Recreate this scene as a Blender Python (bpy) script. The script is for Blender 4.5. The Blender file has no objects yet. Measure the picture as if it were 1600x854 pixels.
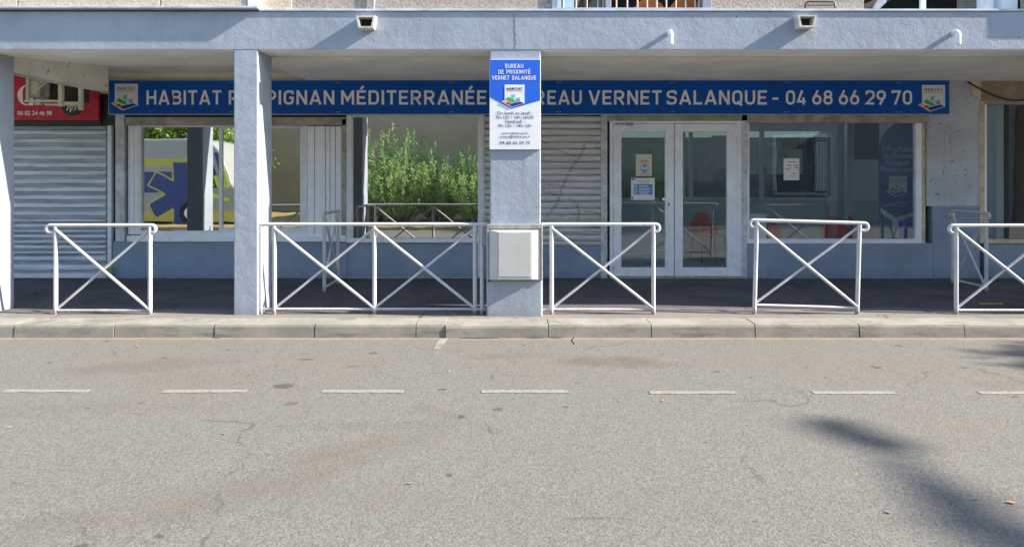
import bpy, bmesh, math, random
from mathutils import Vector, Matrix
R = math.radians
rnd = random.Random(7)
sc = bpy.context.scene
COL = sc.collection

# ------------------------------------------------------------------ camera, sky, sun, exposure
CAMZ = 1.52
F = 1066.7
cam = bpy.data.objects.new('camera', bpy.data.cameras.new('camera'))
COL.objects.link(cam)
cam.location = (0, 0, CAMZ)
cam.rotation_euler = (R(90), 0, 0)
cam.data.lens = 24
cam.data.sensor_width = 36
cam.data.shift_y = -(427 - 278) / 1600
cam.data.clip_start = 0.05
cam.data.clip_end = 2000
sc.camera = cam

SUN = Vector((-1.0, 0.135, -0.63))           # direction the light travels
elev = math.atan2(0.63, math.hypot(1, 0.135))
w = bpy.data.worlds.new('World')
sc.world = w
w.use_nodes = True
nt = w.node_tree
bg = nt.nodes['Background']
sky = nt.nodes.new('ShaderNodeTexSky')
sky.sky_type = 'NISHITA'
sky.sun_disc = False
sky.sun_elevation = elev
sky.sun_rotation = math.atan2(1.0, -0.135)
sky.air_density = 1.0
sky.dust_density = 0.6
sky.ozone_density = 1.0
nt.links.new(sky.outputs[0], bg.inputs['Color'])
bg.inputs['Strength'].default_value = 0.12
sun = bpy.data.objects.new('sun', bpy.data.lights.new('sun', 'SUN'))
COL.objects.link(sun)
sun.data.energy = 4.0
sun.data.angle = R(0.7)
sun.data.color = (1.0, 0.915, 0.79)
sun.rotation_euler = SUN.to_track_quat('-Z', 'Y').to_euler()
sun.location = (10, -2, 9)
sc.view_settings.view_transform = 'Standard'
sc.view_settings.look = 'None'
sc.view_settings.gamma = 1
sc.view_settings.exposure = 1.83
sc.cycles.max_bounces = 10
sc.cycles.diffuse_bounces = 5
sc.cycles.transparent_max_bounces = 24
sc.cycles.sample_clamp_indirect = 6

# ------------------------------------------------------------------ helpers
def wx(px, Y): return (px - 800) / F * Y
def wz(py, Y): return CAMZ + (278 - py) / F * Y
def wp(px, py, Y): return Vector((wx(px, Y), Y, wz(py, Y)))

class MB:
    def __init__(s): s.v = []; s.f = []; s.sm = []
    def add(s, vs, fs, smooth=False):
        o = len(s.v); s.v += [tuple(v) for v in vs]
        for f in fs: s.f.append([o + i for i in f]); s.sm.append(smooth)
        return s
    def box(s, x0, x1, y0, y1, z0, z1):
        x0, x1 = sorted((x0, x1)); y0, y1 = sorted((y0, y1)); z0, z1 = sorted((z0, z1))
        vs = [(x, y, z) for z in (z0, z1) for y in (y0, y1) for x in (x0, x1)]
        return s.add(vs, [(0,2,3,1),(4,5,7,6),(0,1,5,4),(2,6,7,3),(0,4,6,2),(1,3,7,5)])
    def fbox(s, px0, px1, py0, py1, Y, depth):   # front face at depth Y as measured, then back by depth
        return s.box(wx(px0, Y), wx(px1, Y), Y, Y + depth, wz(py0, Y), wz(py1, Y))
    def prism(s, poly, axis, a, b):              # poly in the plane across axis
        n = len(poly)
        def P(p, t):
            if axis == 'y': return (p[0], t, p[1])
            if axis == 'x': return (t, p[0], p[1])
            return (p[0], p[1], t)
        vs = [P(p, a) for p in poly] + [P(p, b) for p in poly]
        fs = [list(range(n)), list(range(2*n-1, n-1, -1))]
        for i in range(n): fs.append((i, i+n, (i+1)%n+n, (i+1)%n))
        return s.add(vs, fs)
    def frus(s, a, b):                           # two rects (x0,x1,z0,z1,y): back a, front b
        vs = [(a[0],a[4],a[2]),(a[1],a[4],a[2]),(a[1],a[4],a[3]),(a[0],a[4],a[3]),
              (b[0],b[4],b[2]),(b[1],b[4],b[2]),(b[1],b[4],b[3]),(b[0],b[4],b[3])]
        return s.add(vs, [(0,1,2,3),(7,6,5,4),(0,4,5,1),(1,5,6,2),(2,6,7,3),(3,7,4,0)])
    def tube(s, pts, r, n=12, cap=True):
        pts = [Vector(p) for p in pts]
        rs = r if isinstance(r, (list, tuple)) else [r]*len(pts)
        rings = []; prev = None
        for i, p in enumerate(pts):
            if i == 0: d = pts[1] - p
            elif i == len(pts)-1: d = p - pts[i-1]
            else: d = (pts[i+1]-p).normalized() + (p-pts[i-1]).normalized()
            d.normalize()
            if prev is None:
                u = d.cross(Vector((0,0,1)))
                if u.length < 0.1: u = d.cross(Vector((0,1,0)))
            else:
                u = prev - d * prev.dot(d)
            u.normalize(); v = d.cross(u); prev = u
            rings.append([p + (u*math.cos(2*math.pi*k/n) + v*math.sin(2*math.pi*k/n))*rs[i] for k in range(n)])
        vs = [q for ring in rings for q in ring]; fs = []
        for i in range(len(pts)-1):
            for k in range(n):
                fs.append((i*n+k, i*n+(k+1)%n, (i+1)*n+(k+1)%n, (i+1)*n+k))
        s.add(vs, fs, True)
        if cap:
            s.add(rings[0], [list(range(n-1,-1,-1))]); s.add(rings[-1], [list(range(n))])
        return s
    def build(s, name, mat, parent=None, bevel=0, loc=None):
        me = bpy.data.meshes.new(name)
        me.from_pydata(s.v, [], s.f)
        me.polygons.foreach_set('use_smooth', s.sm)
        bm = bmesh.new(); bm.from_mesh(me)
        bmesh.ops.recalc_face_normals(bm, faces=bm.faces); bm.to_mesh(me); bm.free()
        me.materials.append(mat)
        me.update()
        o = bpy.data.objects.new(name, me); COL.objects.link(o)
        if parent: o.parent = parent
        if loc: o.location = loc
        if bevel:
            m = o.modifiers.new('bevel', 'BEVEL'); m.width = bevel; m.segments = 2; m.limit_method = 'ANGLE'
        return o

def tag(o, label=None, cat=None, group=None, kind=None):
    if label: o['label'] = label
    if cat: o['category'] = cat
    if group: o['group'] = group
    if kind: o['kind'] = kind
    return o
def empty(name, loc=(0,0,0), rz=0, **k):
    o = bpy.data.objects.new(name, None); COL.objects.link(o)
    o.location = loc; o.rotation_euler = (0, 0, rz); o.empty_display_size = 0.1
    return tag(o, **k)
def kids(o): return [c for c in bpy.data.objects if c.parent == o]
def copy_tree(o, parent=None):
    c = o.copy(); COL.objects.link(c); c.parent = parent
    for ch in kids(o): copy_tree(ch, c)
    return c

# ------------------------------------------------------------------ materials
class NB:
    def __init__(s, name):
        s.m = bpy.data.materials.new(name); s.m.use_nodes = True
        s.t = s.m.node_tree; s.b = s.t.nodes['Principled BSDF']; s.out = s.t.nodes['Material Output']
        s.geo = s.t.nodes.new('ShaderNodeNewGeometry').outputs['Position']
    def n(s, typ, **k):
        x = s.t.nodes.new(typ)
        for a, b in k.items(): setattr(x, a, b)
        return x
    def l(s, a, b): s.t.links.new(a, b)
    def val(s, sock, v):
        if hasattr(v, 'links') or hasattr(v, 'is_output'): s.l(v, sock)
        else: sock.default_value = v
    def noise(s, scale, detail=4, rough=.55, vec=None, stretch=None, dist=0):
        v = vec or s.geo
        if stretch:
            mp = s.n('ShaderNodeMapping'); s.l(v, mp.inputs[0]); mp.inputs['Scale'].default_value = stretch; v = mp.outputs[0]
        x = s.n('ShaderNodeTexNoise'); s.l(v, x.inputs['Vector'])
        x.inputs['Scale'].default_value = scale; x.inputs['Detail'].default_value = detail
        x.inputs['Roughness'].default_value = rough; x.inputs['Distortion'].default_value = dist
        return x.outputs['Fac']
    def voro(s, scale, feature='F1', out='Distance', vec=None):
        x = s.n('ShaderNodeTexVoronoi', feature=feature); s.l(vec or s.geo, x.inputs['Vector'])
        x.inputs['Scale'].default_value = scale
        return x.outputs[out]
    def ramp(s, fac, a, b, lo=0.0, hi=1.0):
        x = s.n('ShaderNodeMapRange'); x.interpolation_type = 'SMOOTHSTEP'; s.l(fac, x.inputs[0])
        x.inputs[1].default_value = a; x.inputs[2].default_value = b
        x.inputs[3].default_value = lo; x.inputs[4].default_value = hi
        return x.outputs[0]
    def math(s, op, a, b=0.0):
        x = s.n('ShaderNodeMath', operation=op); s.val(x.inputs[0], a); s.val(x.inputs[1], b); return x.outputs[0]
    def mix(s, fac, a, b, mode='MIX'):
        x = s.n('ShaderNodeMix', data_type='RGBA', blend_type=mode)
        s.val(x.inputs[0], fac)
        for i, c in ((6, a), (7, b)):
            if isinstance(c, (tuple, list)): x.inputs[i].default_value = (*c[:3], 1)
            else: s.l(c, x.inputs[i])
        return x.outputs[2]
    def bump(s, h, strength=.3, dist=.01, prev=None):
        x = s.n('ShaderNodeBump'); s.l(h, x.inputs['Height'])
        x.inputs['Strength'].default_value = strength; x.inputs['Distance'].default_value = dist
        if prev: s.l(prev, x.inputs['Normal'])
        return x.outputs[0]
    def done(s, col, rough=.7, normal=None, metal=0, spec=.4):
        if isinstance(col, (tuple, list)): s.b.inputs['Base Color'].default_value = (*col[:3], 1)
        else: s.l(col, s.b.inputs['Base Color'])
        s.val(s.b.inputs['Roughness'], rough)
        s.b.inputs['Metallic'].default_value = metal
        s.b.inputs['Specular IOR Level'].default_value = spec
        if normal: s.l(normal, s.b.inputs['Normal'])
        return s.m
    def bend(s, v, amt=.35, scale=2.5):           # ripples a position so that lines wander
        x = s.n('ShaderNodeTexNoise'); s.l(v, x.inputs['Vector']); x.inputs['Scale'].default_value = scale; x.inputs['Detail'].default_value = 4
        a = s.n('ShaderNodeVectorMath', operation='MULTIPLY_ADD'); s.l(x.outputs['Color'], a.inputs[0]); a.inputs[1].default_value = (amt, amt, amt); s.l(v, a.inputs[2])
        return a.outputs[0]
    def ell(s, cx, cy, rx, ry, rot=0, axes='XY', soft=.6, wob=None):     # soft ellipse mask 0..1
        sp = s.n('ShaderNodeSeparateXYZ'); s.l(s.geo, sp.inputs[0])
        a = s.math('SUBTRACT', sp.outputs[axes[0]], cx); b = s.math('SUBTRACT', sp.outputs[axes[1]], cy)
        c_, s_ = math.cos(rot), math.sin(rot)
        u = s.math('ADD', s.math('MULTIPLY', a, c_/rx), s.math('MULTIPLY', b, s_/rx))
        v = s.math('ADD', s.math('MULTIPLY', a, -s_/ry), s.math('MULTIPLY', b, c_/ry))
        d = s.math('ADD', s.math('MULTIPLY', u, u), s.math('MULTIPLY', v, v))
        if wob is not None: d = s.math('ADD', d, wob)
        return s.ramp(d, 1.0, 1.0 - soft, 0, 1)

def plain(name, col, rough=.5, metal=0, var=.12, scale=8, spec=.4, dirt=None, dirt_amt=.5, bump=0):
    s = NB(name)
    c2 = tuple(max(0, x*(1-var)) for x in col); c1 = tuple(min(1, x*(1+var)) for x in col)
    c = s.mix(s.ramp(s.noise(scale, 5), .3, .7), c1, c2)
    if dirt:
        m = s.ramp(s.noise(scale*2.3, 6, .7), .52, .72, 0, dirt_amt)
        c = s.mix(m, c, dirt)
    nr = s.bump(s.noise(scale*12, 3), bump, .004) if bump else None
    return s.done(c, rough, nr, metal, spec)

def painted(name, col, dark=None, pits=True, streak=.25, bump=.35, grime=(.16,.15,.14), grime_amt=.35):
    s = NB(name)
    c = s.mix(s.ramp(s.noise(1.7, 6, .6), .3, .72), tuple(x*1.07 for x in col), tuple(x*.88 for x in col))
    c = s.mix(s.ramp(s.noise(3, 5, .6, stretch=(4, 4, .35)), .5, .8, 0, streak), c, tuple(x*.62 for x in col))
    c = s.mix(s.ramp(s.noise(30, 4, .7), .66, .74, 0, grime_amt), c, grime)
    if pits:
        p = s.math('MULTIPLY', s.ramp(s.voro(5), .06, .03), s.ramp(s.noise(1.3, 2), .45, .55))
        c = s.mix(p, c, (.09,.09,.1))
    sz = s.n('ShaderNodeSeparateXYZ'); s.l(s.geo, sz.inputs[0])
    base = s.ramp(s.math('ADD', sz.outputs['Z'], s.math('MULTIPLY', s.noise(7, 5, .7), .35)), .44, .22, 0, .55)
    c = s.mix(base, c, tuple(x*.5+.02 for x in col))                     # splash dirt above the pavement
    c = s.mix(s.ramp(s.noise(5, 6, .7, stretch=(6, 6, .22)), .56, .75, 0, streak), c, (.16,.15,.14))   # rain streaks
    n1 = s.bump(s.noise(55, 6, .65), bump, .006)
    n2 = s.bump(s.noise(9, 5, .6), bump*.8, .02, n1)
    return s.done(c, .75, n2, 0, .25)

BLUE_WALL = (.345, .40, .545)
M = {}
M['blue_paint'] = painted('blue_painted_concrete', (.335, .372, .432))
M['low_paint'] = painted('blue_painted_base', (.27, .335, .44), streak=.3)
M['ceiling'] = painted('cream_ceiling_paint', (.90, .87, .79), pits=False, streak=.06, bump=.2, grime_amt=.2)
M['cream'] = painted('cream_wall_paint', (.72, .70, .56), pits=False, streak=.15)

def spotted_wall():
    s = NB('spotted_grey_wall')
    c = s.mix(s.ramp(s.noise(2.2, 6, .6), .3, .7), (.55,.60,.67), (.44,.48,.53))
    c = s.mix(s.ramp(s.noise(4, 5, stretch=(5,5,.4)), .52, .75, 0, .4), c, (.26,.26,.27))
    d = s.math('MULTIPLY', s.ramp(s.noise(26, 2, .4), .69, .73), s.ramp(s.noise(3.1, 3), .44, .56, 0, .75))
    c = s.mix(d, c, (.05,.045,.045))
    c = s.mix(s.math('MULTIPLY', s.ramp(s.noise(16, 5, .7), .6, .7, 0, .7), s.ramp(s.noise(2, 2), .45, .6)), c, (.16,.12,.08))
    return s.done(c, .8, s.bump(s.noise(60, 5), .4, .006), 0, .2)
M['spotted'] = spotted_wall()

def stained():
    s = NB('stained_cream_beam')
    c = s.mix(s.ramp(s.noise(2, 5), .3, .7), (.68,.65,.60), (.54,.51,.47))
    d = s.math('MULTIPLY', s.ramp(s.noise(7, 5, .7, stretch=(1.6,1.6,.8)), .58, .68, 0, .8), 1.0)
    c = s.mix(d, c, (.12,.10,.08))
    return s.done(c, .85, s.bump(s.noise(50, 5), .4, .006), 0, .2)
M['stained_beam'] = stained()
def roughcast(name, a, b):
    s = NB(name)
    c = s.mix(s.ramp(s.noise(38, 5, .7), .3, .7), a, b)
    c = s.mix(s.ramp(s.noise(2, 4), .4, .8, 0, .3), c, tuple(x*.6 for x in a))
    return s.done(c, .9, s.bump(s.noise(42, 6, .7), 1.0, .03), 0, .15)
M['roughcast'] = roughcast('beige_roughcast', (.78,.68,.55), (.60,.51,.41))
M['roughcast_grey'] = roughcast('grey_roughcast', (.56,.50,.45), (.34,.30,.28))

def asphalt():
    s = NB('worn_road_asphalt')
    fine = s.noise(150, 4, .8)
    agg = s.voro(110, out='Color')
    g = s.n('ShaderNodeSeparateColor'); s.l(agg, g.inputs[0])
    c = s.mix(g.outputs[0], (.108,.1065,.099), (.204,.200,.185))
    c = s.mix(s.ramp(s.voro(75, out='Distance'), .55, .9, 0, .4), c, (.12,.113,.10))
    c = s.mix(s.ramp(fine, .35, .75, 0, .35), c, (.16,.152,.136))
    big = s.noise(.55, 6, .6, dist=.6)
    c = s.mix(s.ramp(big, .42, .68, 0, .30), c, (.16,.142,.115))
    c = s.mix(s.ramp(s.noise(1.3, 5, .6, stretch=(.5, 1.6, 1)), .5, .72, 0, .22), c, (.155,.14,.115))
    wob = s.math('MULTIPLY', s.math('SUBTRACT', s.noise(2.2, 6, .7), .5), 2.6)
    for (px, py, rx, ry, rot, amt, col) in [
        (235,570,.85,.28,.25,.42,(.125,.10,.075)), (110,640,1.0,.16,.1,.25,(.14,.12,.09)),
        (970,566,.62,.22,-.1,.55,(.11,.085,.06)), (800,556,.5,.15,0,.3,(.13,.10,.08)),
        (480,740,1.3,.22,.75,.26,(.12,.108,.09)), (250,790,1.0,.2,.55,.32,(.15,.125,.10)),
        (700,650,.5,.10,-.7,.42,(.14,.11,.09)), (600,665,.9,.10,.05,.22,(.12,.108,.09)),
        (320,590,.7,.3,0,.22,(.16,.13,.10)), (530,700,.4,.14,.6,.35,(.15,.12,.09)),
        (1580,600,.5,.12,0,.3,(.14,.11,.09)),(90,815,.3,.12,0,.35,(.13,.115,.10))]:
        Y = F*CAMZ/(py-278)
        m = s.ell((px-800)/F*Y, Y, rx, ry, rot, soft=.95, wob=wob)
        c = s.mix(s.math('MULTIPLY', m, amt*.75), c, tuple(q*.85 for q in col))
    for (px, py, rx, ry, amt) in [(442,603,.085,.07,.8),(478,561,.07,.03,.8),(550,572,.06,.03,.5),(455,630,.05,.05,.5)]:
        Y = F*CAMZ/(py-278)
        c = s.mix(s.math('MULTIPLY', s.ell((px-800)/F*Y, Y, rx, ry, 0, soft=.5, wob=s.math('MULTIPLY', s.math('SUBTRACT', s.noise(14, 4), .5), 1.5)), amt), c, (.075,.065,.055))
    # gritty edge along the kerb and a crack across
    sp = s.n('ShaderNodeSeparateXYZ'); s.l(s.geo, sp.inputs[0])
    edge = s.ramp(s.math('ADD', sp.outputs['Y'], s.math('MULTIPLY', s.noise(6, 4), .25)), 6.48, 6.66, 0, .75)
    c = s.mix(edge, c, (.27,.205,.14))
    # tyre-polished tracks and a few hairline cracks
    tr = s.math('ADD', s.math('ADD', sp.outputs['Y'], s.math('MULTIPLY', sp.outputs['X'], .06)), s.math('MULTIPLY', s.noise(.4, 3), .5))
    t1 = s.ramp(s.math('ABSOLUTE', s.math('SUBTRACT', tr, 3.45)), .30, .05, 0, .16)
    c = s.mix(t1, c, (.135,.128,.112))
    cv = s.voro(.55, 'DISTANCE_TO_EDGE', 'Distance', s.bend(s.geo))
    c = s.mix(s.math('MULTIPLY', s.ramp(cv, .007, .002), s.ramp(s.noise(.9, 3), .52, .6, 0, .45)), c, (.06,.055,.05))
    c = s.mix(s.ramp(s.noise(7, 2, .3), .735, .75, 0, .6), c, (.05,.047,.042))
    n1 = s.bump(s.voro(75), .32, .006)
    n2 = s.bump(fine, .4, .004, n1)
    n3 = s.bump(s.noise(3, 4), .25, .03, n2)
    return s.done(c, .93, n3, 0, .15)
M['road'] = asphalt()

def pave():
    s = NB('pavement_asphalt')
    sp = s.n('ShaderNodeSeparateXYZ'); s.l(s.geo, sp.inputs[0])
    c = s.mix(s.ramp(s.noise(1.4, 6, .65), .35, .7), (.105,.098,.106), (.066,.062,.072))
    c = s.mix(s.ramp(s.noise(140, 3, .8), .5, .72, 0, .5), c, (.17,.15,.14))
    c = s.mix(s.ramp(s.noise(3.6, 6, .7, dist=1.0), .56, .68, 0, .5), c, (.10,.066,.07))
    # paler towards the kerb, with a ragged edge
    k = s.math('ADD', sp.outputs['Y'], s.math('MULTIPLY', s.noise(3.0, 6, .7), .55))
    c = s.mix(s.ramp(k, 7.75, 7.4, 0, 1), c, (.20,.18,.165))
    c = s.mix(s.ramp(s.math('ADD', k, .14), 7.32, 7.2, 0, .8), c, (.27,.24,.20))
    c = s.mix(s.ramp(s.noise(26, 4, .8), .62, .7, 0, .5), c, (.22,.19,.175))
    cv = s.voro(1.1, 'DISTANCE_TO_EDGE', 'Distance', s.bend(s.geo, .5, 3))
    c = s.mix(s.math('MULTIPLY', s.ramp(cv, .012, .003), s.ramp(s.noise(1.4, 3), .45, .55, 0, .7)), c, (.02,.02,.022))
    c = s.mix(s.ramp(s.noise(.8, 6, .7), .5, .65, 0, .35), c, (.135,.12,.115))
    return s.done(c, .9, s.bump(s.noise(110, 4, .8), .7, .006), 0, .2)
M['pavement'] = pave()

def kerbm():
    s = NB('kerb_concrete')
    c = s.mix(s.ramp(s.noise(2.4, 6, .65), .3, .7), (.30,.285,.25), (.215,.205,.18))
    c = s.mix(s.ramp(s.noise(95, 4, .8), .5, .75, 0, .45), c, (.22,.21,.19))
    c = s.mix(s.ramp(s.noise(2, 6, .7, stretch=(1, 1, 7)), .50, .66, 0, .6), c, (.11,.105,.095))
    return s.done(c, .9, s.bump(s.noise(60, 5, .7), .5, .006), 0, .2)
M['kerb'] = kerbm()
def roadpaint():
    s = NB('worn_white_paint')
    c = s.mix(s.ramp(s.noise(60, 5, .85), .40, .58, 0, .9), (.29,.285,.265), (.19,.183,.165))
    c = s.mix(s.ramp(s.noise(9, 5, .8), .5, .62, 0, .6), c, (.19,.183,.165))
    return s.done(c, .85, s.bump(s.noise(120, 3), .4, .003), 0, .2)
M['road_paint'] = roadpaint()

def steel_white():
    s = NB('white_rail_paint')
    c = s.mix(s.ramp(s.noise(5, 5), .3, .7), (.56,.56,.57), (.47,.47,.49))
    c = s.mix(s.ramp(s.noise(38, 5, .75), .62, .68, 0, .9), c, (.16,.085,.05))
    sz = s.n('ShaderNodeSeparateXYZ'); s.l(s.geo, sz.inputs[0])
    ft = s.ramp(s.math('ADD', sz.outputs['Z'], s.math('MULTIPLY', s.noise(40, 4, .7), .10)), .235, .17, 0, .8)
    c = s.mix(ft, c, (.17,.11,.08))
    return s.done(c, .42, s.bump(s.noise(30, 3), .08, .004), 0, .45)
M['rail'] = steel_white()
M['pvc'] = plain('white_pvc', (.88,.90,.95), .38, var=.05, scale=4, dirt=(.40,.38,.35), dirt_amt=.25)
M['alu'] = plain('grey_aluminium_frame', (.76,.78,.82), .42, var=.06, scale=5, dirt=(.35,.34,.32), dirt_amt=.2)
M['grey_post'] = plain('weathered_grey_post', (.60,.61,.64), .75, var=.18, scale=6, dirt=(.12,.11,.11), dirt_amt=.6, bump=.3)
M['brown_box'] = plain('stained_shutter_box', (.38,.36,.32), .8, var=.25, scale=5, dirt=(.12,.10,.08), dirt_amt=.6, bump=.3)
M['dark'] = plain('near_black', (.02,.02,.022), .8, var=.2)
M['black_metal'] = plain('black_metal', (.03,.03,.03), .45, var=.2)
M['sill'] = plain('white_sill', (.88,.89,.93), .55, var=.04, scale=7, dirt=(.4,.38,.35), dirt_amt=.2)
M['yellow_wood'] = plain('yellowed_wood', (.62,.52,.36), .7, var=.2, scale=5, dirt=(.22,.14,.07), dirt_amt=.5)
M['beige_board'] = plain('beige_board', (.33,.27,.19), .85, var=.2, scale=6, dirt=(.2,.12,.06), dirt_amt=.5)
M['cream_metal'] = plain('cream_painted_metal', (.72,.69,.55), .5, var=.1, scale=9, dirt=(.3,.2,.1), dirt_amt=.5)
M['zinc'] = plain('galvanised_lip', (.50,.54,.60), .5, var=.15, scale=5, metal=0)
M['spout'] = plain('raw_cement', (.58,.55,.50), .9, var=.2, scale=12, dirt=(.3,.27,.24), bump=.5)
M['cable'] = plain('black_cable', (.025,.022,.02), .6)
M['wire_red'] = plain('reddish_cable', (.22,.07,.06), .6)
M['conc'] = plain('bare_concrete', (.36,.35,.32), .9, var=.2, scale=12, dirt=(.15,.14,.12), bump=.5)
M['cab_grey'] = plain('cabinet_plastic', (.50,.50,.475), .55, var=.05, scale=6, dirt=(.40,.38,.35), dirt_amt=.3)
M['cab_blue'] = plain('cabinet_side_plastic', (.42,.45,.47), .5, var=.05)
M['sign_blue'] = plain('sign_blue', (.004,.092,.44), .5, var=.06, scale=3, spec=.2)
M['sign_royal'] = plain('sign_royal_blue', (.03,.135,.66), .42, var=.04, scale=3, spec=.2)
M['sign_white'] = plain('sign_white', (.80,.80,.81), .42, var=.03)
M['letter'] = plain('letter_ivory', (.90,.90,.92), .5, var=.03)
M['ink'] = plain('dark_blue_ink', (.03,.055,.20), .6, var=.05)
M['ink_red'] = plain('red_brown_ink', (.42,.12,.05), .6)
M['ink_grey'] = plain('grey_ink', (.35,.36,.40), .6)
M['ink_black'] = plain('black_ink', (.02,.02,.02), .6)
M['l_green'] = plain('logo_green', (.06,.42,.07), .5)
M['l_yellow'] = plain('logo_yellow', (.75,.55,.05), .5)
M['l_red'] = plain('logo_red', (.60,.03,.03), .5)
M['l_navy'] = plain('logo_navy', (.01,.04,.25), .5)
M['l_teal'] = plain('logo_teal', (.10,.50,.58), .5)
M['l_blue'] = plain('logo_blue', (.05,.25,.62), .5)
M['red_sign'] = plain('crimson_sign', (.56,.02,.055), .55, var=.2, scale=10)
M['paper'] = plain('paper', (.78,.78,.76), .8, var=.03)
M['poster_cream'] = plain('cream_paper', (.70,.66,.56), .8, var=.05)
M['purple'] = plain('purple_paper', (.22,.08,.28), .8, var=.1)
M['orange_p'] = plain('orange_paper', (.65,.28,.10), .8, var=.1)
M['red_plastic'] = plain('red_plastic', (.72,.055,.03), .4, var=.06)
M['room_wall'] = plain('room_wall', (.78,.82,.82), .85, var=.06, scale=1.5)
M['room_floor'] = plain('room_floor', (.62,.63,.62), .5, var=.15, scale=4)
M['partition'] = plain('partition_panel', (.62,.68,.70), .7, var=.06, scale=2)
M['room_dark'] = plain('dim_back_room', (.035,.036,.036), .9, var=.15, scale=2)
M['back_dark'] = plain('back_room_shade', (.10,.105,.10), .9)  # wall colour darkened so the back room looks dim
M['flag_blue'] = plain('flag_cloth', (.022,.09,.36), .8, var=.1)
M['flag_teal'] = plain('flag_cloth_teal', (.03,.26,.30), .8, var=.1)
M['orange'] = plain('orange_fabric', (.60,.20,.05), .8, var=.15, scale=20)
M['bar_pink'] = plain('salmon_bars', (.62,.45,.38), .6, var=.1)
M['leaf_dry'] = plain('dry_leaf', (.48,.25,.08), .8, var=.3, scale=30)
M['bark'] = plain('bark', (.14,.10,.07), .95, var=.3, scale=14, bump=.8)
M['van_white'] = plain('van_white_paint', (.34,.35,.33), .3, var=.03)
M['van_yellow'] = plain('van_yellow', (.52,.46,.08), .4, var=.05)
M['van_blue'] = plain('van_blue', (.015,.045,.19), .35, var=.05)
M['lime'] = plain('van_lime', (.55,.72,.05), .4, var=.05)
M['rubber'] = plain('rubber', (.02,.02,.02), .9)
M['opp_grey'] = plain('grey_render', (.16,.17,.17), .9, var=.08, scale=.8, bump=.3)
M['opp_wall'] = plain('tan_render', (.50,.385,.26), .9, var=.08, scale=.8, bump=.3)

def leafmat(name, a, b):
    s = NB(name)
    oi = s.noise(2.4, 3); c = s.mix(s.ramp(oi, .35, .65), a, b)
    c = s.mix(s.ramp(s.noise(30, 2), .3, .7, 0, .5), c, tuple(x*1.5 for x in a))
    m = s.done(c, .6, None, 0, .25)
    tr = s.n('ShaderNodeBsdfTranslucent'); s.l(c, tr.inputs[0])
    ms = s.n('ShaderNodeMixShader'); ms.inputs[0].default_value = .45
    s.l(s.b.outputs[0], ms.inputs[1]); s.l(tr.outputs[0], ms.inputs[2]); s.l(ms.outputs[0], s.out.inputs[0])
    return m
M['leaf'] = leafmat('feathery_leaf', (.40,.54,.22), (.22,.34,.13))
M['leaf2'] = leafmat('tree_leaf', (.26,.38,.09), (.13,.22,.05))

def verge():
    s = NB('dry_grass_ground')
    c = s.mix(s.ramp(s.noise(2, 6, .7), .35, .65), (.46,.34,.16), (.27,.22,.09))
    c = s.mix(s.ramp(s.noise(40, 4, .8), .5, .7, 0, .6), c, (.52,.44,.28))
    return s.done(c, .95, s.bump(s.noise(60, 4), .8, .03), 0, .1)
M['verge'] = verge()

def glass(name, refl, tint):
    s = NB(name)
    t = s.t; t.nodes.remove(s.b)
    g = s.n('ShaderNodeBsdfGlossy'); g.inputs['Roughness'].default_value = 0.0
    g.inputs['Color'].default_value = (.96,.97,.95,1)
    tr = s.n('ShaderNodeBsdfTransparent'); tr.inputs[0].default_value = (*tint, 1)
    df = s.n('ShaderNodeBsdfDiffuse'); df.inputs[0].default_value = (.5,.5,.48,1)
    lw = s.n('ShaderNodeLayerWeight'); lw.inputs[0].default_value = .12
    fac = s.ramp(lw.outputs['Fresnel'], 0, 1, refl, 1)
    m1 = s.n('ShaderNodeMixShader'); s.l(fac, m1.inputs[0]); s.l(tr.outputs[0], m1.inputs[1]); s.l(g.outputs[0], m1.inputs[2])
    m2 = s.n('ShaderNodeMixShader')                                    # thin film of dust
    s.l(s.ramp(s.noise(3, 6, .7), .35, .8, .02, .06 if refl > .3 else .05), m2.inputs[0]); s.l(m1.outputs[0], m2.inputs[1]); s.l(df.outputs[0], m2.inputs[2])
    s.l(m2.outputs[0], s.out.inputs[0])
    s.l(s.bump(s.noise(1.6, 2), .035, .02), g.inputs['Normal'])
    return s.m
M['mirror_glass'] = glass('reflective_tinted_glass', .58, (.25,.3,.3))
M['glass'] = glass('clear_glass', .10, (.86,.90,.92))
M['glass_in'] = glass('partition_glass', .06, (.7,.8,.8))

# ------------------------------------------------------------------ lettering
SW = .165
def fillet(path, closed, seg=7):
    out = []; n = len(path)
    for i, p in enumerate(path):
        r = p[2] if len(p) > 2 else 0
        P = Vector((p[0], p[1]))
        if r == 0 or (not closed and i in (0, n-1)): out.append(P); continue
        A = Vector(path[i-1][:2]); B = Vector(path[(i+1) % n][:2])
        a = (A-P); b = (B-P); la = a.length; lb = b.length; a.normalize(); b.normalize()
        ang = a.angle(b); t = min(r/math.tan(ang/2), la*.499, lb*.499); rr = t*math.tan(ang/2)
        c = P + (a+b).normalized() * (rr/math.sin(ang/2))
        s0 = P + a*t - c; s1 = P + b*t - c
        a0 = math.atan2(s0.y, s0.x); a1 = math.atan2(s1.y, s1.x); d = (a1-a0+math.pi) % (2*math.pi) - math.pi
        for k in range(seg+1):
            q = a0 + d*k/seg; out.append(c + Vector((math.cos(q), math.sin(q)))*rr)
    return out
h0, h1 = SW/2, 1-SW/2
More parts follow.
